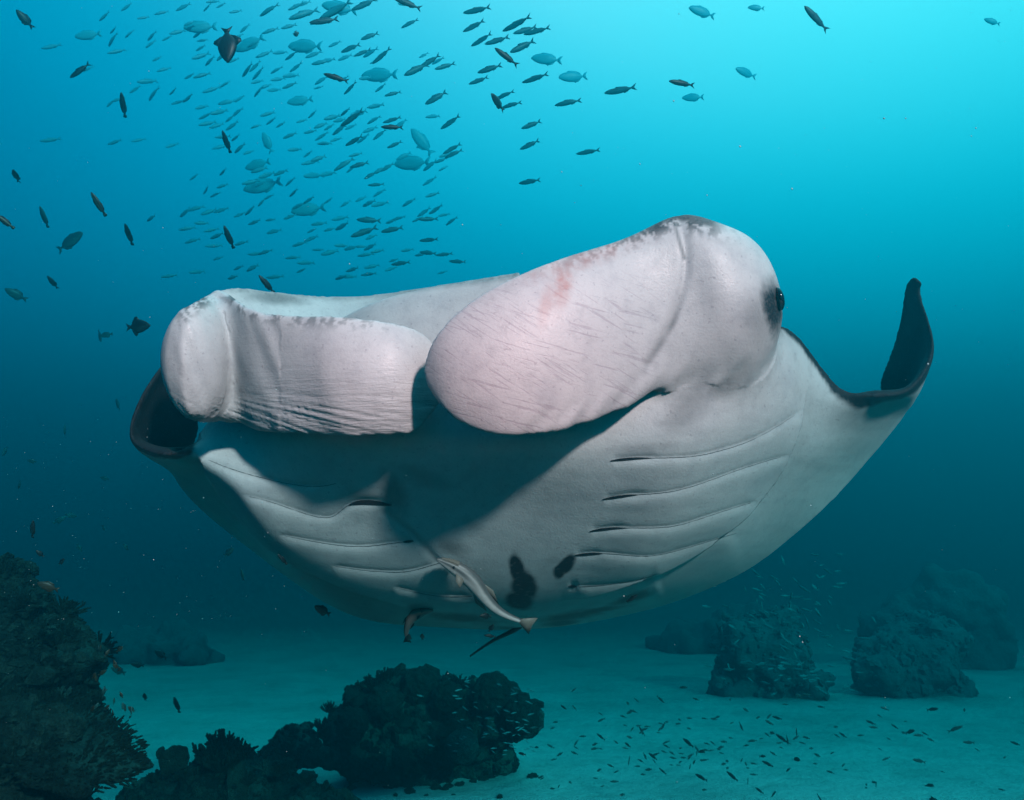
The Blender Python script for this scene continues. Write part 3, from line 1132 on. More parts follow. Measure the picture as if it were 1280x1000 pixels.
# --- near reef wall on the left edge
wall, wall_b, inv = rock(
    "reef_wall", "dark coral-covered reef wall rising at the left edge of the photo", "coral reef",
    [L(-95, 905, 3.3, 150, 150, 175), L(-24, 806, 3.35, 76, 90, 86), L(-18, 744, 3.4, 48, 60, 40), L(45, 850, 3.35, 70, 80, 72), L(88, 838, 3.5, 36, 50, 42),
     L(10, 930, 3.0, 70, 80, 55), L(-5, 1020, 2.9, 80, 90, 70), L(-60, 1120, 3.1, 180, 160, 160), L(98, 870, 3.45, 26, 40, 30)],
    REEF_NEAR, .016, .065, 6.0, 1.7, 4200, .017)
rr_ = random.Random(5)
cnt = 0
faces = [p for p in wall_b.data.polygons if p.normal.y < -.1 and p.normal.z > -.2]
BUSHES = [bush_mesh("branching_coral", 22, .07, 1.1, .0055, k, 4) for k in range(4)]
HEADS = [knob("coral_head", 20 + k * 2.2, .05, .2) for k in range(3)]
while cnt < 70:
    p = rr_.choice(faces)
    q = proj(np.array(p.center))
    if not (-30 < q[0] < 140 and 680 < q[1] < 1010):
        continue
    cnt += 1
    s = rr_.uniform(.5, 1.15)
    if cnt % 3:
        o = link("branching_coral", rr_.choice(BUSHES), CORAL_BUSH if cnt % 7 else CORAL_PALE)
        rot = (p.normal + Vector((0, 0, .6))).to_track_quat('Z', 'Y').to_euler()
    else:
        o = link("coral_head", rr_.choice(HEADS), CORAL_HEAD if cnt % 4 else CORAL_PALE)
        rot = (rr_.uniform(0, 3), rr_.uniform(0, 3), 0)
    on((wall, inv), o, p.center - p.normal * .008, rot, s)


def table_coral():
    """a flat plate whose rim and top bristle with short branchlets"""
    r = random.Random(31)
    d = 2.95
    c = P(70, 925, d)
    ax = (P(178, 958, d + .05) - P(20, 905, d - .05)).normalized()
    up = Vector((0, -.25, 1.0))
    up = (up - ax * up.dot(ax)).normalized()
    bk = up.cross(ax)
    vs, fs = [], []
    n, m = 48, 7
    for lay, dz in ((0, .012), (1, -.014)):
        for i in range(m):
            f = i / (m - 1)
            for j in range(n):
                th = 2 * math.pi * j / n
                rad = 1 + .10 * math.sin(th * 5 + 1) + .07 * math.sin(th * 11)
                p = c + ax * (math.cos(th) * .31 * f * rad) + bk * (math.sin(th) * .26 * f * rad)
                vs.append(p + up * (dz * (1.2 - f * .7) + .015 * noise.noise(p * 9)))
    o = n * m
    for lay in range(2):
        for i in range(m - 1):
            for j in range(n):
                k = (j + 1) % n
                q = (lay * o + i * n + j, lay * o + (i + 1) * n + j, lay * o + (i + 1) * n + k, lay * o + i * n + k)
                fs.append(q if lay == 0 else q[::-1])
    for j in range(n):
        k = (j + 1) % n
        fs.append(((m - 1) * n + j, o + (m - 1) * n + j, o + (m - 1) * n + k, (m - 1) * n + k))
    plate = link("table_coral", mesh_py("table_coral", vs, fs), REEF_NEAR, wall)
    plate.matrix_parent_inverse = Matrix.Translation(-Vector(wall.location))
    vs, fs = [], []
    for i in range(900):
        th, f = r.uniform(0, 2 * math.pi), r.uniform(.1, 1.0) ** .5
        p = c + ax * (math.cos(th) * .32 * f) + bk * (math.sin(th) * .27 * f) + up * .006
        out_ = (ax * math.cos(th) + bk * math.sin(th))
        dr = (up * (1.1 - .8 * f) + out_ * f * .9 + Vector((r.uniform(-.4, .4), r.uniform(-.4, .4), r.uniform(-.2, .4)))).normalized()
        ln, w = r.uniform(.016, .034), r.uniform(.0035, .006)
        s = dr.orthogonal().normalized()
        t = dr.cross(s)
        b0 = len(vs)
        for cc, rr in ((p, w), (p + dr * ln, w * .6)):
            for k in range(4):
                a = k * math.pi / 2
                vs.append(cc + (s * math.cos(a) + t * math.sin(a)) * rr)
        fs += [(b0 + k, b0 + (k + 1) % 4, b0 + 4 + (k + 1) % 4, b0 + 4 + k) for k in range(4)] + [(b0 + 4, b0 + 5, b0 + 6, b0 + 7)]
    tw = link("branchlet", mesh_py("branchlet", vs, fs, False), CORAL_BUSH, plate)
    tw["kind"] = "stuff"
    tw.matrix_parent_inverse = Matrix.Identity(4)


table_coral()

# --- foreground rubble with a bushy coral and two fan sponges
D = 4.25
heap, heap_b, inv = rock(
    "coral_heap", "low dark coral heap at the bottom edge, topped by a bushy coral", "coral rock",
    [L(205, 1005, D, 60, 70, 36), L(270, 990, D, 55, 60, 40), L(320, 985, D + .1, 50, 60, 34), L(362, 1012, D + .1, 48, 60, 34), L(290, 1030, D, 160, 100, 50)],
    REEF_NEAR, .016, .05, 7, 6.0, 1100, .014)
on((heap, inv), link("bushy_coral", bush_mesh("bushy_coral", 120, .155, 1.0, .011, 12, 6), CORAL_BUSH), P(277, 960, D - .05), (0, 0, 0), (1, 1, 1.12))
for k, (px, py, s) in enumerate([(330, 958, .8), (350, 962, .7), (232, 968, .8), (385, 975, .7), (170, 982, .9), (310, 975, .8), (405, 985, .6), (190, 972, .6)]):
    on((heap, inv), link("branching_coral", BUSHES[k % 4], CORAL_BUSH), P(px, py + 4, D - .12), (0, 0, k), s)


def fan_sponge(px, py, d, w, h, tilt, sd):
    bm = bmesh.new()
    bmesh.ops.create_icosphere(bm, subdivisions=4, radius=1)
    for v in bm.verts:
        k = 1 + .12 * noise.noise(v.co * 2.5 + Vector((sd, 0, 0)))
        narrow = .35 + .65 * sstep(-1, .1, v.co.z)
        v.co = Vector((v.co.x * w * narrow * k, v.co.y * .016 + .02 * math.sin(v.co.x * 2), v.co.z * h * k))
    me = bpy.data.meshes.new("fan_sponge")
    bm.to_mesh(me)
    bm.free()
    me.polygons.foreach_set("use_smooth", [True] * len(me.polygons))
    on((heap, inv), link("fan_sponge", me, CORAL_HEAD), P(px, py, d), (0, tilt, .3))


fan_sponge(216, 952, D - .12, .075, .085, .5, 1.0)
fan_sponge(200, 941, D - .14, .020, .030, .2, 4.0)

# --- far coral reefs fading into the water
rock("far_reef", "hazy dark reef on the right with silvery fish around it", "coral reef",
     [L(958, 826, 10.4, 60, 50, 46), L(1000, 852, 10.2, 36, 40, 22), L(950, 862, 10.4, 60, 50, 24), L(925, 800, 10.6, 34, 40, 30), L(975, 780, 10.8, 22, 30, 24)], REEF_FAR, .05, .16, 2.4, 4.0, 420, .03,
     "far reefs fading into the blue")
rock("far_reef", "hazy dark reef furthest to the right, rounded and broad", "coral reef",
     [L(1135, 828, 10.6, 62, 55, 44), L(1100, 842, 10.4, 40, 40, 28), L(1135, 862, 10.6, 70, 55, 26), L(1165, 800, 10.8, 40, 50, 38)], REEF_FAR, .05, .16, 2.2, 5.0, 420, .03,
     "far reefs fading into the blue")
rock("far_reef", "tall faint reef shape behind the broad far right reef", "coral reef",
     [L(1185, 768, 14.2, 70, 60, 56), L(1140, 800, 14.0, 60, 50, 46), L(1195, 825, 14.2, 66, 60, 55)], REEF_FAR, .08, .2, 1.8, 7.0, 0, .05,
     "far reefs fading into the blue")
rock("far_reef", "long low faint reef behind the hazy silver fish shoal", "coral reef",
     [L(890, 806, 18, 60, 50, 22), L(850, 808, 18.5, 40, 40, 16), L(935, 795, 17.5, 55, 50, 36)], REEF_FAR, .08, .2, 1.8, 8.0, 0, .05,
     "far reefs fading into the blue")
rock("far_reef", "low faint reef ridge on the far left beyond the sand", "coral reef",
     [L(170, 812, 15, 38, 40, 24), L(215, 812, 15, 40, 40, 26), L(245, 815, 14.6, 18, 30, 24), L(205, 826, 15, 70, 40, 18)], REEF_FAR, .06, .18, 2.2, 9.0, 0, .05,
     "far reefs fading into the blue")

# --- bits of broken coral lying on the sand round the boulder
rb = random.Random(41)
BITS = [knob("coral_bit", 60 + k * 3.1, 1.0, .35, 1.8) for k in range(4)]
n_b = 0
while n_b < 34:
    px, py = (rb.gauss(560, 90), rb.gauss(972, 9)) if n_b < 20 else (rb.uniform(400, 1250), rb.uniform(880, 996))
    d = 1.4 / max(.12, (py - 600) / 1000 - BED_SLOPE)
    if not 4.6 < d < 9:
        continue
    p = P(px, py, d)
    p.z = bed_z(p.x, p.y)
    o = bpy.data.objects.new("coral_bit", rb.choice(BITS))
    COL.objects.link(o)
    if not o.data.materials:
        o.data.materials.append(REEF_MID)
    s = rb.uniform(.012, .038) * (1 if n_b < 20 else .6)
    o.location = p
    o.scale = (s * rb.uniform(.8, 1.5), s, s * rb.uniform(.5, .9))
    o.rotation_euler = (rb.uniform(-.3, .3), rb.uniform(-.3, .3), rb.uniform(0, 6))
    tag(o, "small dark bit of broken coral lying on the pale sand", "coral rubble", "broken coral bits on the sand")
    n_b += 1
# ------------------------------------------------------------------ fish
CB = cam.rotation_euler.to_matrix()          # camera axes: right, up, towards the viewer


def fish_mat(name, back, belly, rough=.45, stripe=None, split=.0):
    m = NT(name, rough, .4)
    co = m.objco()
    sx = m.n.new("ShaderNodeSeparateXYZ")
    m.l.new(co, sx.inputs[0])
    z = m.math('ADD', m.math('MULTIPLY', sx.outputs["Z"], 4.0), .5 - split)
    n1 = m.noise(9, 3, .6, co)
    f = m.math('ADD', z, m.math('MULTIPLY', m.math('SUBTRACT', n1, .5), .5))
    c = m.ramp(f, [(.25, belly), (.6, back)])
    if stripe:
        s = m.math('ABSOLUTE', m.math('SUBTRACT', sx.outputs["Z"], .02))
        k = m.ramp(s, [(.012, (1, 1, 1)), (.028, (0, 0, 0))])
        c = m.mix(k, c, stripe)
    m.color(c)
    return m.m


M_FUS = fish_mat("fusilier_skin", (.014, .075, .10), (.03, .13, .165))
M_DARK = fish_mat("dark_fish_skin", (.0025, .006, .008), (.005, .012, .014))
M_GREY = fish_mat("grey_fish_skin", (.02, .06, .07), (.04, .11, .12))
M_STRIPE = fish_mat("striped_fish_skin", (.006, .011, .010), (.014, .026, .02), stripe=(.06, .10, .05))
M_SILVER = fish_mat("silver_fish_skin", (.12, .28, .30), (.25, .50, .52), .35)
M_SAND = fish_mat("drab_fish_skin", (.018, .05, .05), (.04, .11, .11))
M_ORANGE = fish_mat("orange_fish_skin", (.035, .02, .008), (.05, .03, .012))
M_RUST = fish_mat("rusty_fish_skin", (.28, .10, .05), (.20, .09, .05))
M_HAZY = fish_mat("hazy_fish_skin", (.03, .30, .40), (.05, .38, .48))  # skin lightened towards the water colour, imitating haze over distant fish
M_MIDF = fish_mat("half_hazed_fish_skin", (.02, .13, .17), (.04, .20, .25))  # same painted haze, weaker, for the middle of the school
M_PALE = fish_mat("haze_pale_fish_skin", (.03, .36, .46), (.05, .42, .53))  # painted haze again, for the big oval fish furthest back
M_FIN = NT("fish_fin", .6, .2).color((.008, .010, .012)).m
M_FINP = NT("pale_fin", .5, .3).color((.20, .19, .16)).m


def ring_body(prof, n=14, k=12):
    """prof rows: x, top, bottom, half width, with length about 1"""
    p = spline(np.array(prof, float), n)
    vs, fs = [], []
    for x, t, b, w in p:
        for j in range(k):
            a = 2 * math.pi * j / k
            c, s = math.cos(a), math.sin(a)
            vs.append((x, w * c, (t if s > 0 else b) * s))
    for i in range(n - 1):
        for j in range(k):
            q = (j + 1) % k
            fs.append((i * k + j, i * k + q, (i + 1) * k + q, (i + 1) * k + j))
    vs += [(p[0][0] + .004, 0, (p[0][1] - p[0][2]) / 2), (p[-1][0], 0, 0)]
    a, b = len(vs) - 2, len(vs) - 1
    for j in range(k):
        q = (j + 1) % k
        fs.append((a, q, j))
        fs.append((b, (n - 1) * k + j, (n - 1) * k + q))
    return vs, fs


def plate(poly, t=.006, axis='y', off=(0, 0, 0), sweep=0.0):
    """a thin fin: outline in the fish's side plane with real thickness, thinner to its rim"""
    n = len(poly)
    cx, cz = sum(p[0] for p in poly) / n, sum(p[1] for p in poly) / n
    vs = []
    for s in (1, -1):
        for x, z in poly:
            vs.append((x, s * t * .25, z))
        vs.append((cx, s * t, cz))
    fs = []
    for i in range(n):
        j = (i + 1) % n
        fs += [(i, j, n), (n + 1 + j, n + 1 + i, 2 * n + 1), (j, i, n + 1 + i, n + 1 + j)]
    if axis == 'z':                              # a paired fin lying out to the side
        vs = [(x, z, y + abs(z) * sweep) for x, y, z in vs]
    vs = [(x + off[0], y + off[1], z + off[2]) for x, y, z in vs]
    return vs, fs


def joined(name, pieces):
    vs, fs = [], []
    for v, f in pieces:
        o = len(vs)
        vs += v
        fs += [tuple(i + o for i in q) for q in f]
    return mesh_py(name, vs, fs)


KINDS = {
    # slender forked-tailed fusilier
    "fusilier": dict(prof=[(.5, .006, .006, .006), (.44, .045, .05, .035), (.30, .085, .09, .055), (.10, .10, .11, .06), (-.12, .085, .09, .05), (-.28, .045, .05, .028), (-.36, .022, .022, .012)],
                     tail_fin=[(-.34, .022), (-.42, .075), (-.52, .125), (-.455, .03), (-.43, 0), (-.455, -.03), (-.52, -.125), (-.42, -.075), (-.34, -.022)],
                     dorsal_fin=[(.16, .09), (.10, .135), (-.05, .115), (-.22, .085), (-.26, .05), (-.1, .07)],
                     anal_fin=[(-.08, -.08), (-.12, -.12), (-.24, -.085), (-.26, -.05), (-.18, -.06)]),
    # deep triggerfish with tall swept fins
    "triggerfish": dict(prof=[(.5, .02, .02, .02), (.42, .09, .085, .05), (.25, .19, .18, .085), (.03, .245, .235, .095), (-.15, .19, .18, .07), (-.28, .085, .08, .04), (-.35, .05, .05, .022)],
                        tail_fin=[(-.33, .05), (-.42, .09), (-.52, .15), (-.47, .04), (-.46, 0), (-.47, -.04), (-.52, -.15), (-.42, -.09), (-.33, -.05)],
                        dorsal_fin=[(.06, .235), (-.06, .36), (-.14, .34), (-.24, .20), (-.28, .09), (-.12, .18)],
                        anal_fin=[(.02, -.22), (-.08, -.34), (-.15, -.32), (-.24, -.18), (-.28, -.08), (-.12, -.17)]),
    # oval reef fish
    "damselfish": dict(prof=[(.5, .012, .012, .012), (.42, .085, .08, .05), (.25, .16, .16, .075), (.05, .19, .20, .08), (-.15, .15, .155, .06), (-.28, .07, .07, .03), (-.34, .045, .045, .016)],
                       tail_fin=[(-.32, .045), (-.42, .10), (-.52, .13), (-.45, .03), (-.44, 0), (-.45, -.03), (-.52, -.13), (-.42, -.10), (-.32, -.045)],
                       dorsal_fin=[(.22, .16), (.12, .235), (-.06, .22), (-.2, .19), (-.27, .08), (-.05, .15)],
                       anal_fin=[(.0, -.18), (-.06, -.245), (-.2, -.2), (-.27, -.08), (-.1, -.15)]),
    # cigar-shaped wrasse with a rounded tail
    "wrasse": dict(prof=[(.5, .008, .008, .008), (.42, .06, .055, .04), (.25, .10, .10, .06), (.03, .115, .12, .065), (-.18, .09, .09, .05), (-.32, .052, .052, .025), (-.38, .042, .042, .014)],
                   tail_fin=[(-.36, .042), (-.43, .075), (-.5, .08), (-.52, .03), (-.52, -.03), (-.5, -.08), (-.43, -.075), (-.36, -.042)],
                   dorsal_fin=[(.24, .10), (.16, .145), (-.1, .14), (-.28, .10), (-.31, .055), (-.05, .09)],
                   anal_fin=[(.0, -.11), (-.05, -.145), (-.26, -.11), (-.31, -.055), (-.15, -.08)]),
    # bigger oval surgeonfish
    "surgeonfish": dict(prof=[(.5, .014, .014, .014), (.43, .10, .07, .04), (.25, .165, .15, .06), (.02, .18, .175, .065), (-.18, .13, .13, .045), (-.32, .045, .045, .02), (-.37, .028, .028, .012)],
                        tail_fin=[(-.36, .028), (-.42, .10), (-.53, .15), (-.47, .03), (-.46, 0), (-.47, -.03), (-.53, -.15), (-.42, -.10), (-.36, -.028)],
                        dorsal_fin=[(.26, .155), (.12, .215), (-.14, .185), (-.28, .11), (-.3, .06), (-.05, .15)],
                        anal_fin=[(.02, -.16), (-.06, -.21), (-.22, -.155), (-.3, -.06), (-.12, -.13)]),
}
PARTS = ("tail_fin", "dorsal_fin", "anal_fin")
PECT = [(.0, .0), (-.05, .03), (-.13, .02), (-.14, -.02), (-.06, -.03)]
MESH = {}
for kn, kd_ in KINDS.items():
    b_ = ring_body(kd_["prof"], 16, 12)
    one = joined(kn, [b_] + [plate(kd_[p]) for p in PARTS])
    MESH[kn] = dict(one=one, body=joined("body", [b_]), **{p: joined(p, [plate(kd_[p])]) for p in PARTS})
    hw = kd_["prof"][2][3]
    MESH[kn]["pectoral_fin"] = joined("pectoral_fin", [plate([(x + .22, z - .02) for x, z in PECT], .004, off=(0, hw * 1.02, 0))])
    MESH[kn]["pectoral_far"] = joined("pectoral_fin", [plate([(x + .22, z - .02) for x, z in PECT], .004, off=(0, -hw * 1.02, 0))])
    bm = bmesh.new()
    for sy in (1, -1):
        bmesh.ops.create_uvsphere(bm, u_segments=8, v_segments=6, radius=.018, matrix=Matrix.Translation((.40, sy * .036 * (kd_["prof"][1][3] / .04), .025)))
    MESH[kn]["eye"] = bpy.data.meshes.new("eye")
    bm.to_mesh(MESH[kn]["eye"])
    bm.free()
FUS = []
for kk, (zz, bend, wav) in enumerate([(1.0, .0, 0), (.86, .10, .3), (1.08, -.12, .2), (.94, .16, -.3), (.9, -.18, .1)]):
    me_ = MESH["fusilier"]["one"].copy()
    me_.name = "fusilier"
    for v in me_.vertices:
        x = v.co.x
        v.co.z = v.co.z * zz + .05 * wav * x * abs(x)
        v.co.y += bend * max(0, .25 - x) ** 2
    FUS.append(me_)
M_EYE = NT("fish_eye", .2, .5).color((.10, .10, .08)).m


def pose(px, py, d, ang, length_px, yaw=0.0, roll=0.0, up_side=None):
    """head towards ang (degrees, 0 right, 90 up in the picture), turned yaw out of the picture plane"""
    a, w = math.radians(ang), math.radians(yaw)
    X = Vector((math.cos(a) * math.cos(w), math.sin(a) * math.cos(w), math.sin(w)))
    up = Vector((0, 1, 0)) if up_side is None else Vector((up_side, .25, 0))
    Z = (up - X * up.dot(X)).normalized()
    Y = Z.cross(X)
    if roll:
        q = Matrix.Rotation(math.radians(roll), 3, X)
        Z, Y = q @ Z, q @ Y
    R = CB @ Matrix((X, Y, Z)).transposed()
    s = length_px * d / FOC / max(.35, math.cos(w))
    return Matrix.Translation(P(px, py, d)) @ R.to_4x4() @ Matrix.Scale(s, 4)


def simple_fish(name, mesh, mat, M, label, cat, group):
    o = bpy.data.objects.new(name, mesh)
    COL.objects.link(o)
    if not mesh.materials:
        mesh.materials.append(mat)
    if mesh.materials[0] != mat:
        o.material_slots[0].link = 'OBJECT'
        o.material_slots[0].material = mat
    o.matrix_world = M
    return tag(o, label, cat, group)


def put(mesh, name, mat, parent):
    o = bpy.data.objects.new(name, mesh)
    COL.objects.link(o)
    if not mesh.materials:
        mesh.materials.append(mat)
    o.material_slots[0].link = 'OBJECT'
    o.material_slots[0].material = mat
    o.parent = parent
    return o


def hero_fish(kind, mat, M, label, fin=None, group=None, cat=None):
    t = bpy.data.objects.new(kind, None)
    COL.objects.link(t)
    t.matrix_world = M
    tag(t, label, cat or "fish", group)
    k = MESH[kind]
    put(k["body"], "body", mat, t)
    for p in PARTS:
        put(k[p], p, fin or mat, t)
    put(k["pectoral_fin"], "pectoral_fin", fin or mat, t)
    put(k["pectoral_far"], "pectoral_fin", fin or mat, t)
    put(k["eye"], "eye", M_EYE, t)
    return t


HERO = [   # kind, material, px, py, depth, heading, length px, yaw, label, up side
    ("triggerfish", M_DARK, 284, 56, 2.6, -83, 50, 15, "black deep-bodied triggerfish diving head down at the top left", 1),
    ("damselfish", M_DARK, 31, 24, 3.6, 130, 25, 20, "dark oval fish in the top left corner, tail hanging to the right", None),
    ("fusilier", M_DARK, 100, 88, 3.8, -137, 30, 10, "dark slim fish diving down left, left of the black triggerfish", None),
    ("wrasse", M_DARK, 154, 131, 3.6, 88, 27, 25, "thin dark fish hanging upright, left of the fusilier school", -1),
    ("wrasse", M_DARK, 283, 177, 3.6, 104, 25, 25, "thin dark fish tilted upright inside the fusilier school", -1),
    ("wrasse", M_STRIPE, 123, 255, 3.0, 117, 31, 15, "slim dark fish with a pale yellowish stripe, nose up at the left", -1),
    ("wrasse", M_GREY, 55, 271, 4.2, 92, 23, 35, "faint small upright fish near the left edge", -1),
    ("surgeonfish", M_GREY, 88, 302, 5.2, 31, 40, 10, "faint grey long-bodied fish climbing right at the left side", None),
    ("wrasse", M_DARK, 161, 293, 3.6, 91, 23, 40, "thin upright dark fish right of the faint grey fish", -1),
    ("wrasse", M_DARK, 286, 296, 3.4, 108, 28, 20, "slim dark nose-up fish above the manta ray's left head fin", -1),
    ("damselfish", M_DARK, 20, 220, 3.6, 75, 12, 55, "tiny round dark fish seen head-on at the upper left edge", -1),
    ("wrasse", M_STRIPE, 5, 276, 2.9, 140, 27, 15, "striped fish half cut off by the left edge of the photo", None),
    ("damselfish", M_DARK, 66, 353, 4.2, 118, 17, 30, "small dark oval fish below the faint grey fish", -1),
    ("damselfish", M_GREY, 20, 368, 5.0, 150, 26, 20, "faint oval fish near the left edge, level with the manta's top", None),
    ("triggerfish", M_DARK, 173, 408, 3.2, 3, 34, 15, "dark triggerfish with tall fins beside the manta's left head lobe", None),
    ("wrasse", M_DARK, 333, 355, 2.9, 128, 26, 20, "dark slim fish just over the manta's mouth rim", None),
    ("damselfish", M_DARK, 370, 42, 3.4, -70, 13, 40, "tiny curled dark fish right of the black triggerfish", 1),
    ("fusilier", M_FUS, 509, 4, 3.2, 162, 36, 10, "dark slim fish cut by the top edge, nose to the left", None),
    ("fusilier", M_FUS, 405, 26, 3.2, -167, 36, 10, "dark slender fish at the top, left of the fish cut by the edge", None),
    ("fusilier", M_DARK, 420, 97, 3.0, 166, 31, 10, "dark short fish facing left next to the faint oval surgeonfish", None),
    ("fusilier", M_DARK, 490, 159, 3.2, -178, 27, 10, "very dark plump little fish in the middle of the school", None),
    ("fusilier", M_DARK, 633, 71, 3.0, 146, 35, 10, "dark slim fish pointing up left below the foremost fusiliers", None),
    ("damselfish", M_DARK, 622, 128, 3.0, 135, 22, 40, "small dark fish hiding one fusilier, nose up left", None),
    ("fusilier", M_DARK, 852, 104, 2.9, 174, 33, 10, "arched dark fish alone right of the fusiliers", None),
    ("fusilier", M_FUS, 1020, 23, 3.0, 139, 42, 10, "lone slim dark fish near the top right, nose up left", None),
    ("damselfish", M_DARK, 403, 763, 2.9, 140, 22, 30, "small dark fish under the manta's left wing edge", None),
    ("wrasse", M_DARK, 353, 699, 2.5, 125, 17, 20, "thin dark fish in front of the manta's shaded left wing", None),
    ("wrasse", M_DARK, 790, 748, 2.5, 38, 16, 20, "tiny dark fish below the manta's right gill slits", None),
    ("damselfish", M_DARK, 511, 797, 2.75, 80, 12, 40, "black fish below the rusty remora, left one of two", -1),
    ("damselfish", M_DARK, 528, 796, 2.75, 85, 10, 40, "black fish below the rusty remora, smaller right one of two", -1),
    ("damselfish", M_DARK, 607, 770, 2.7, 170, 15, 25, "small black fish right under the white remora's belly", None),
    ("damselfish", M_DARK, 614, 785, 2.7, 60, 13, 25, "small black fish just above the manta's tail", -1),
    ("wrasse", M_DARK, 612, 795, 2.75, 165, 15, 20, "thin black fish touching the manta's whip tail", None),
    ("wrasse", M_DARK, 41, 661, 2.7, 75, 24, 20, "black upright fish above the left reef wall", -1),
    ("damselfish", M_DARK, 50, 692, 2.9, 130, 12, 20, "small black oval fish left of two over the reef wall top", None),
    ("damselfish", M_DARK, 77, 702, 2.9, 40, 13, 20, "small black oval fish right of two over the reef wall top", None),
    ("damselfish", M_ORANGE, 60, 733, 2.9, 155, 26, 15, "dull orange fish beside the top of the left reef wall", None),
    ("damselfish", M_SAND, 172, 831, 4.6, 165, 15, 20, "dark stubby fish over the sand, right of the reef wall", None),
    ("damselfish", M_SAND, 201, 818, 4.6, 135, 18, 20, "dark fish over the sand, uppermost near the reef wall", None),
    ("wrasse", M_SAND, 221, 881, 4.4, 95, 24, 25, "upright grey fish over the sand above the bushy coral", -1),
    ("damselfish", M_SAND, 181, 871, 4.4, 80, 12, 30, "small dark fish over the sand left of the upright grey one", -1),
    ("damselfish", M_SAND, 148, 838, 4.8, 140, 17, 30, "faint stubby fish against the edge of the reef wall", None),
    ("damselfish", M_GREY, 286, 690, 4.6, 40, 18, 20, "faint oval fish under the shaded left wing of the manta", None),
    ("wrasse", M_GREY, 303, 718, 4.8, 95, 15, 20, "faint upright small fish below the manta's left wing", -1),
    ("fusilier", M_SAND, 1194, 911, 4.3, 28, 19, 10, "dark fish over the sand at the lower right, nose up right", None),
    ("fusilier", M_SAND, 1148, 919, 4.3, 174, 14, 10, "dark fish over the sand left of the lower right one", None),
    ("fusilier", M_SAND, 1149, 951, 4.2, 163, 19, 10, "dark fish low over the sand, lowest of the right-hand ones", None),
    ("fusilier", M_SAND, 1211, 928, 4.6, 172, 17, 10, "pale faint fish over the sand at the lower right", None),
]
for kind, mat, px, py, d, ang, ln, yaw, lab, us in HERO:
    hero_fish(kind, mat, pose(px, py, d, ang, ln, yaw, 0, us), lab)

# --- the foremost fusiliers of the school, then the crowd behind them
FORE = [(596, 13, 35, 189), (592, 33, 30, 204), (646, 30, 38, 197), (656, 38, 31, 202), (671, 39, 34, 192), (602, 50, 29, 201), (621, 51, 32, 196), (653, 58, 36, 213),
        (612, 86, 32, 199), (598, 101, 26, 203), (669, 98, 34, 196), (630, 119, 26, 198), (639, 131, 26, 192), (710, 128, 34, 192), (775, 113, 40, 190), (664, 156, 27, 206),
        (662, 181, 27, 206), (735, 190, 30, 187), (662, 227, 27, 188), (545, 122, 32, 214), (520, 87, 34, 215), (537, 77, 30, 214), (556, 83, 27, 205), (512, 29, 24, 210),
        (477, 70, 30, 213), (455, 6, 34, 206), (438, 60, 26, 203), (420, 13, 46, 206), (453, 66, 24, 204), (462, 45, 24, 207), (563, 153, 29, 212), (565, 186, 26, 208), (567, 192, 25, 204),
        (491, 117, 22, 202), (438, 110, 22, 214), (490, 150, 24, 196), (493, 181, 20, 206), (440, 148, 36, 210), (443, 176, 26, 199), (400, 78, 22, 195), (362, 107, 20, 200),
        (370, 8, 22, 211), (380, 17, 40, 207), (361, 33, 20, 204), (338, 38, 22, 208), (336, 12, 28, 207), (398, 198, 20, 206), (430, 205, 30, 215), (449, 206, 24, 198),
        (463, 219, 18, 214), (470, 231, 20, 190), (461, 275, 30, 182), (490, 287, 28, 192), (535, 274, 24, 185), (536, 300, 24, 184), (535, 316, 22, 173), (555, 318, 22, 188),
        (572, 327, 22, 175), (455, 290, 34, 205), (501, 329, 24, 188)]
rs = random.Random(21)
for px, py, ln, an in FORE:
    d = 5.4 * (32 / ln) ** .6 + rs.uniform(-.2, .3)
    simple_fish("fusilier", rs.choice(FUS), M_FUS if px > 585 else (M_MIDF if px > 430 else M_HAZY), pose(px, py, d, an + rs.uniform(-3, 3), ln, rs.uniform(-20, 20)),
                "slender dark fusilier schooling in the upper left blue water", "fish", "fusiliers in the school")


def far_limit(py):
    """how far off a fish at this height in the picture may swim and still be under the surface"""
    return min(13.0, (HAZE["z1"] - CAMZ - .25) / (math.sin(PITCH) + (500 - py) / FOC * math.cos(PITCH)))


n_f = 0
taken = [(a, b) for a, b, _, _ in FORE]
while n_f < 225:
    px, py = rs.uniform(30, 600), rs.uniform(0, 348)
    # dense from the upper middle down to the manta's mouth, thinner towards the left edge
    c = math.exp(-((px - (330 + .40 * (py - 110))) / 165) ** 2) * (1.0 if py > 40 else .55)
    if px > 560 or px < 60:
        c *= .2
    if px < 230 and py > 190:
        c *= .15
    if rs.random() > c or any((px - a) ** 2 + (py - b) ** 2 < 90 for a, b in taken):
        continue
    taken.append((px, py))
    n_f += 1
    ln = rs.uniform(13, 23)
    d = min(rs.uniform(7.0, 11.5), far_limit(py))
    an = 206 + rs.gauss(0, 6) - max(0, (py - 220)) * .12
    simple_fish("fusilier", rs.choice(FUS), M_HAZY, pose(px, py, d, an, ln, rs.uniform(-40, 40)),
                "slender dark fusilier schooling in the upper left blue water", "fish", "fusiliers in the school")

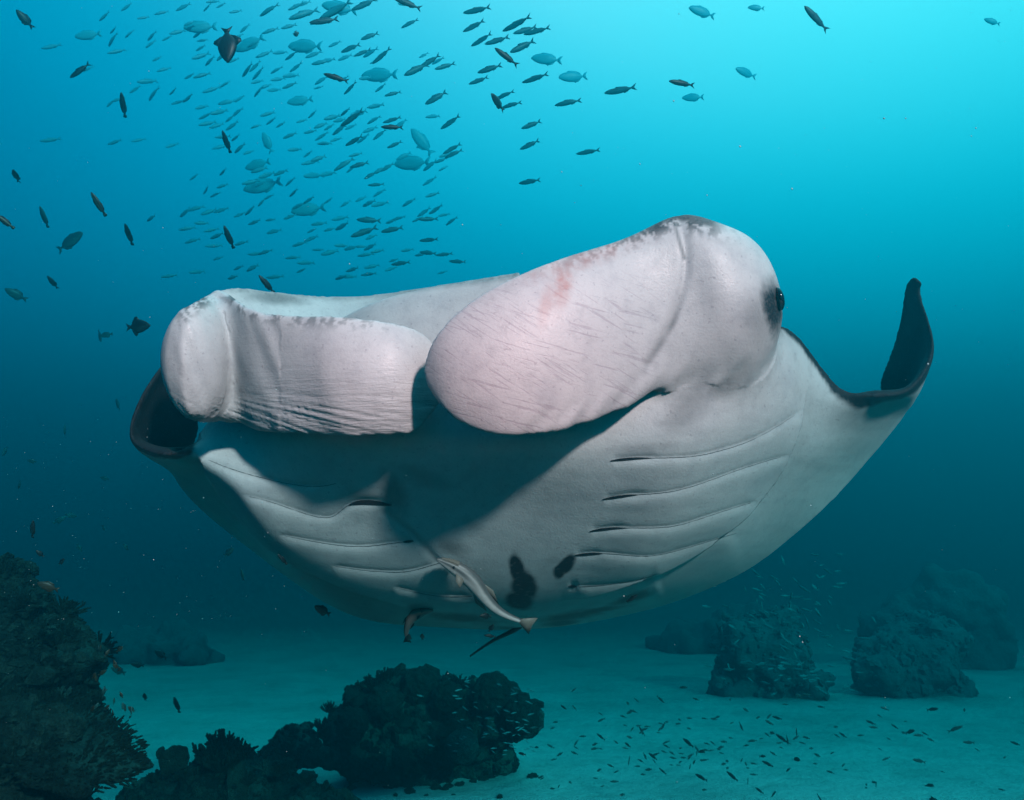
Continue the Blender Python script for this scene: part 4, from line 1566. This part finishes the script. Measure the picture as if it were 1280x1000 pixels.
# --- larger fish behind the school, haze put into their skin colour
FAINT = [(474, 94, 46, 178, 5.8, "largest pale oval fish, in the middle of the school at the top"),
         (527, 177, 40, 130, 6.2, "pale oval fish nosing steeply up left at the school's right side"),
         (515, 204, 46, 180, 7, "level pale oval fish just under the steep one at the school's right side"),
         (250, 34, 40, 185, 6.8, "pale oval fish just left of the black triggerfish"),
         (381, 58, 44, 176, 6.6, "pale oval fish below the tiny curled dark fish"),
         (683, 74, 38, 174, 6.6, "pale oval fish right of the foremost fusiliers, upper of two"),
         (716, 96, 36, 188, 7, "pale oval fish right of the foremost fusiliers, lower of two"),
         (877, 15, 34, 165, 7, "very pale oval fish near the top edge, right of centre"),
         (932, 91, 28, 165, 7.2, "very pale oval fish alone below the lone slim dark fish"),
         (375, 126, 32, 190, 6.6, "small pale oval fish among the fusiliers, mid school"),
         (328, 232, 48, 195, 6.8, "broad dim oval fish low in the school, left of centre"),
         (110, 44, 32, 190, 7, "pale oval fish near the dark oval fish in the top left corner"),
         (334, 178, 28, 115, 7, "small pale oval fish turned nose up inside the school"),
         (385, 262, 42, 190, 7.2, "lowest dim oval fish of the school, above the manta's left fin"),
         (945, 10, 20, 175, 7.4, "tiny very pale fish at the top edge, left of the lone slim dark fish"),
         (866, 122, 26, 180, 7.6, "very pale fish just under the arched dark fish"),
         (312, 55, 40, 205, 6.8, "pale oval fish touching the black triggerfish on its right"),
         (1240, 27, 20, 160, 7.4, "tiny pale fish in the top right corner"),
         (424, 10, 44, 172, 7.2, "pale oval fish cut by bright water at the top of the school"),
         (322, 206, 34, 192, 7.3, "dim oval fish just above the broad dim one low in the school")]
for px, py, ln, an, d, lab in FAINT:
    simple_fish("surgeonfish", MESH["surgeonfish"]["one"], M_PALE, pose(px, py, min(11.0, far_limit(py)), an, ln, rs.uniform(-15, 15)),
                lab, "fish", "pale oval fish behind the school")

# --- faint damselfish in the dark water on the left
for k in range(16):
    px, py = rs.uniform(5, 200), rs.uniform(380, 780)
    if px > 150 and py < 600:
        px -= 120
    simple_fish("damselfish", MESH["damselfish"]["one"], M_GREY, pose(px, py, rs.uniform(5, 7), rs.uniform(0, 360), rs.uniform(9, 18), rs.uniform(-50, 50)),
                "faint blurred fish in the dark water at the left", "fish", "faint fish in the dark left water")

# --- silver baitfish round the hazy right reef
for k in range(130):
    if k < 95:
        px, py = rs.gauss(985, 42), rs.gauss(770, 48)
    else:
        px, py = rs.gauss(985, 40), rs.gauss(842, 12)
    if py < 690 or py > 868 or px < 880 or px > 1110:
        px, py = rs.uniform(930, 1060), rs.uniform(720, 850)
    an = rs.gauss(150, 28) if py < 820 else rs.gauss(175, 10)
    if rs.random() < .2:
        an = rs.uniform(90, 200)
    simple_fish("baitfish", MESH["fusilier"]["one"], M_SILVER, pose(px, py, rs.uniform(7.0, 9.3), an, rs.uniform(7, 14), rs.uniform(-40, 40)),
                "tiny silver baitfish swirling round the hazy right reef", "fish", "silver baitfish at the right reef")
# --- silver fry over the middle boulder
for k in range(75):
    px, py = rs.uniform(520, 672), rs.uniform(850, 945)
    if px < 560 and rs.random() < .5:
        px += 90
    simple_fish("fry", MESH["fusilier"]["one"], M_SILVER, pose(px, py, rs.uniform(5.0, 5.4), rs.gauss(168, 16), rs.uniform(4.5, 9.5), rs.uniform(-40, 40)),
                "tiny silver fry above the dark coral boulder", "fish", "silver fry at the coral boulder")
# --- drab little fish low over the sand
for k in range(190):
    if k < 150:
        px, py = rs.gauss(860, 120), rs.gauss(935, 34)
    else:
        px, py = rs.uniform(660, 1270), rs.uniform(860, 995)
    if not (640 < px < 1275 and 850 < py < 998):
        continue
    simple_fish("sand_fish", MESH["fusilier"]["one"] if k % 3 else MESH["wrasse"]["one"], M_SAND,
                pose(px, py, rs.uniform(4.2, 5.3), rs.choice((rs.gauss(168, 14), rs.gauss(165, 20), rs.gauss(168, 14), rs.uniform(0, 360))), rs.uniform(5.5, 11), rs.uniform(-60, 60)),
                "tiny drab fish hovering low over the pale sand", "fish", "tiny fish over the sand")
# --- anthias at the reef wall
for k in range(26):
    px, py = rs.uniform(112, 150), rs.uniform(800, 915)
    px += max(0, (py - 860)) * rs.uniform(0, .8)
    simple_fish("anthias", MESH["damselfish"]["one"], M_ORANGE if k % 3 else M_SAND, pose(px, py, rs.uniform(2.9, 3.4), rs.uniform(30, 130), rs.uniform(6, 13), rs.uniform(-40, 40)),
                "tiny dull fish hovering beside the dark reef wall", "fish", "tiny fish beside the reef wall")


# --- the white remora under the manta's belly
def remora(label, path, widths, heights, mats, cat="remora"):
    """path in photo pixels with depth, nose first; the fish's back looks up right"""
    pts = spline(Parr(path), 40)
    w = spline(np.array(widths, float)[:, None], 40)[:, 0]
    h = spline(np.array(heights, float)[:, None], 40)[:, 0]
    t = bpy.data.objects.new("remora", None)
    t.location = pts[12]
    COL.objects.link(t)
    tag(t, label, cat)
    inv_ = Matrix.Translation(-Vector(pts[12]))
    k = 28
    tan = np.gradient(pts, axis=0)
    tan /= np.linalg.norm(tan, axis=1, keepdims=True)
    side0 = np.array([-.15, -.95, -.15])           # the flank turned to the lens
    vs, fs, cols = [], [], []
    frames = []
    for i in range(40):
        up = np.cross(tan[i], side0)
        up /= np.linalg.norm(up)
        if up[2] < 0:
            up = -up
        sd = np.cross(up, tan[i])
        frames.append((Vector(pts[i]), Vector(tan[i]), Vector(up), Vector(sd)))
        for j in range(k):
            a = 2 * math.pi * j / k
            vs.append(Vector(pts[i]) + Vector(up) * (math.sin(a) * h[i]) + Vector(sd) * (math.cos(a) * w[i]))
            s = math.sin(a)
            back = sstep(.30, .75, s)
            band = math.exp(-((s - .12) / .34) ** 2) * (1 if i < 12 else max(0, 1 - (i - 12) / 10))
            cols.append(max(back * .85, band * .95))
    for i in range(39):
        for j in range(k):
            q = (j + 1) % k
            fs.append((i * k + j, i * k + q, (i + 1) * k + q, (i + 1) * k + j))
    n = len(vs)
    vs += [Vector(pts[0]), Vector(pts[-1])]
    cols += [.2, .2]
    for j in range(k):
        q = (j + 1) % k
        fs += [(n, q, j), (n + 1, 39 * k + j, 39 * k + q)]
    me = mesh_py("body", vs, fs)
    a = me.attributes.new("band", 'FLOAT', 'POINT')
    a.data.foreach_set("value", np.array(cols, dtype=np.float32))
    mats[0] and me.materials.append(mats[0])

    def part(nm, m, mt):
        o = link(nm, m, mt, t)
        o.matrix_parent_inverse = inv_
        return o
    part("body", me, None)

    def fin(nm, i, along, outw, sgn, mt, which=2, tip=.5):
        p, tn, up, sd = frames[i]
        base = p + (up * (h[i] * .8 * sgn) if which == 2 else sd * (w[i] * .7 * sgn) - up * h[i] * .2)
        o_ = up * sgn if which == 2 else (sd * sgn * .55 - up * .6 + tn * .1)
        pl = [base - tn * along * .5, base + o_ * outw * .75 + tn * along * .0, base + o_ * outw + tn * along * tip, base + o_ * outw * .3 + tn * along * .9, base + tn * along * .5]
        nn = (pl[1] - pl[0]).cross(pl[2] - pl[0]).normalized() * .0012
        c = sum(pl, Vector()) / 5
        v = [q + nn * .5 for q in pl] + [c + nn] + [q - nn * .5 for q in pl] + [c - nn]
        f = []
        for x in range(5):
            y = (x + 1) % 5
            f += [(x, y, 5), (6 + y, 6 + x, 11), (y, x, 6 + x, 6 + y)]
        part(nm, mesh_py(nm, v, f), mt)
    sc = np.linalg.norm(pts[-1] - pts[0])
    fin("dorsal_fin", 22, sc * .22, sc * .05, 1, mats[1], 2, .2)
    fin("anal_fin", 23, sc * .2, sc * .05, -1, mats[1], 2, .2)
    fin("pectoral_fin", 11, sc * .07, sc * .13, 1, mats[1], 3, .8)
    fin("pectoral_fin", 11, sc * .07, sc * .13, -1, mats[1], 3, .8)
    # square-cut tail
    p, tn, up, sd = frames[-1]
    hh = h[-1]
    pl = [p + up * hh, p + tn * sc * .07 + up * sc * .055, p + tn * sc * .145 + up * sc * .085, p + tn * sc * .13, p + tn * sc * .14 - up * sc * .095, p + tn * sc * .06 - up * sc * .055, p - up * hh]
    nn = sd * .0016
    c = p + tn * sc * .07
    m_ = len(pl)
    v = [q + nn * .4 for q in pl] + [c + nn] + [q - nn * .4 for q in pl] + [c - nn]
    f = []
    for x in range(m_):
        y = (x + 1) % m_
        f += [(x, y, m_), (m_ + 1 + y, m_ + 1 + x, 2 * m_ + 1), (y, x, m_ + 1 + x, m_ + 1 + y)]
    part("tail_fin", mesh_py("tail_fin", v, f), mats[1])
    # sucker disc on the crown, with its slats
    v, f = [], []
    for i in range(2, 10):
        p, tn, up, sd = frames[i]
        for q in (-1, -.5, 0, .5, 1):
            v.append(p + up * (h[i] * (1.0 - .25 * q * q) + .001 + (.0012 if i % 2 else 0)) + sd * (w[i] * .85 * q))
    for i in range(7):
        for j in range(4):
            f.append((i * 5 + j, i * 5 + j + 1, (i + 1) * 5 + j + 1, (i + 1) * 5 + j))
    n0 = len(v)
    v += [q - Vector((0, 0, .004)) for q in v]
    f += [tuple(x + n0 for x in q[::-1]) for q in f]
    part("sucker_disc", mesh_py("sucker_disc", v, f), mats[1])
    p, tn, up, sd = frames[8]
    s_ = sd if sd.y < 0 else -sd
    bm = bmesh.new()
    bmesh.ops.create_uvsphere(bm, u_segments=12, v_segments=8, radius=h[8] * .2, matrix=Matrix.Translation(p + s_ * w[8] * .92 + up * h[8] * .18))
    me = bpy.data.meshes.new("eye")
    bm.to_mesh(me)
    bm.free()
    part("eye", me, M_FIN)
    return t


def remora_skin(name, white, dark_):
    m = NT(name, .4, .4)
    n1 = m.noise(60, 4, .6, m.objco())
    w = m.mix(.5, white, m.ramp(n1, [(.3, (.6, .6, .6)), (.6, (1, 1, 1))]), 'MULTIPLY')
    m.color(m.mix(m.attr("band"), w, dark_))
    return m.m


R1 = remora_skin("remora_skin", (.66, .66, .63), (.02, .03, .035))
R2 = remora_skin("rusty_remora_skin", (.20, .17, .15), (.36, .16, .10))
k_ = .001 * 2.45
remora("white remora with a dark eye stripe swimming along the manta's belly",
       [(546, 699, 2.46), (566, 708, 2.47), (588, 724, 2.48), (604, 744, 2.50), (624, 764, 2.52), (650, 776, 2.54)],
       np.array([1.8, 6.2, 7.6, 6.2, 4.0, 2.2]) * k_, np.array([1.8, 8.4, 11, 9, 5.6, 3.0]) * k_, (R1, M_FINP))
remora("small rusty-backed remora under the rear edge of the manta's belly",
       [(541, 763, 2.72), (530, 764, 2.73), (520, 768, 2.74), (512, 777, 2.75), (508, 788, 2.77), (508, 796, 2.78)],
       np.array([2, 6, 7, 5.5, 3.5, 1.5]) * k_, np.array([2, 6, 8, 6, 4, 2]) * k_, (R2, M_FIN))

# --- drifting specks of plankton
v, f = [], []
oct_v = [(1, 0, 0), (-1, 0, 0), (0, 1, 0), (0, -1, 0), (0, 0, 1), (0, 0, -1)]
oct_f = [(0, 2, 4), (2, 1, 4), (1, 3, 4), (3, 0, 4), (2, 0, 5), (1, 2, 5), (3, 1, 5), (0, 3, 5)]
pr = random.Random(77)
BIG = [(925, 183), (990, 236), (1220, 160), (1214, 170), (578, 281), (842, 126), (884, 244), (702, 215), (800, 205), (1132, 148), (186, 89), (437, 330), (1003, 803), (780, 745), (560, 842), (345, 487), (1013, 632), (1105, 148), (1160, 455)]
for k in range(520 + len(BIG)):
    d = pr.uniform(1.3, 3.6)
    if k < 360:
        px, py = pr.uniform(0, 1280), pr.uniform(0, 1000)
    else:
        px, py = pr.uniform(0, 420), pr.uniform(520, 800)
    r = pr.uniform(.22, .55) * d / FOC * (2.2 if pr.random() < .06 else 1)
    if k >= 520:
        (px, py), d = BIG[k - 520], pr.uniform(1.5, 1.9)
        r = pr.uniform(.9, 1.5) * d / FOC
    c = P(px, py, d)
    q = bvh.find_nearest(c, .05)
    if q[0] is not None:
        continue
    o = len(v)
    v += [c + Vector(p) * r * pr.uniform(.6, 1.3) for p in oct_v]
    f += [tuple(i + o for i in t) for t in oct_f]
tag(link("plankton", mesh_py("plankton", v, f), NT("plankton_speck", .6, .3).color((.45, .75, .75)).m), "pale specks of plankton drifting in the water", "plankton", kind="stuff")
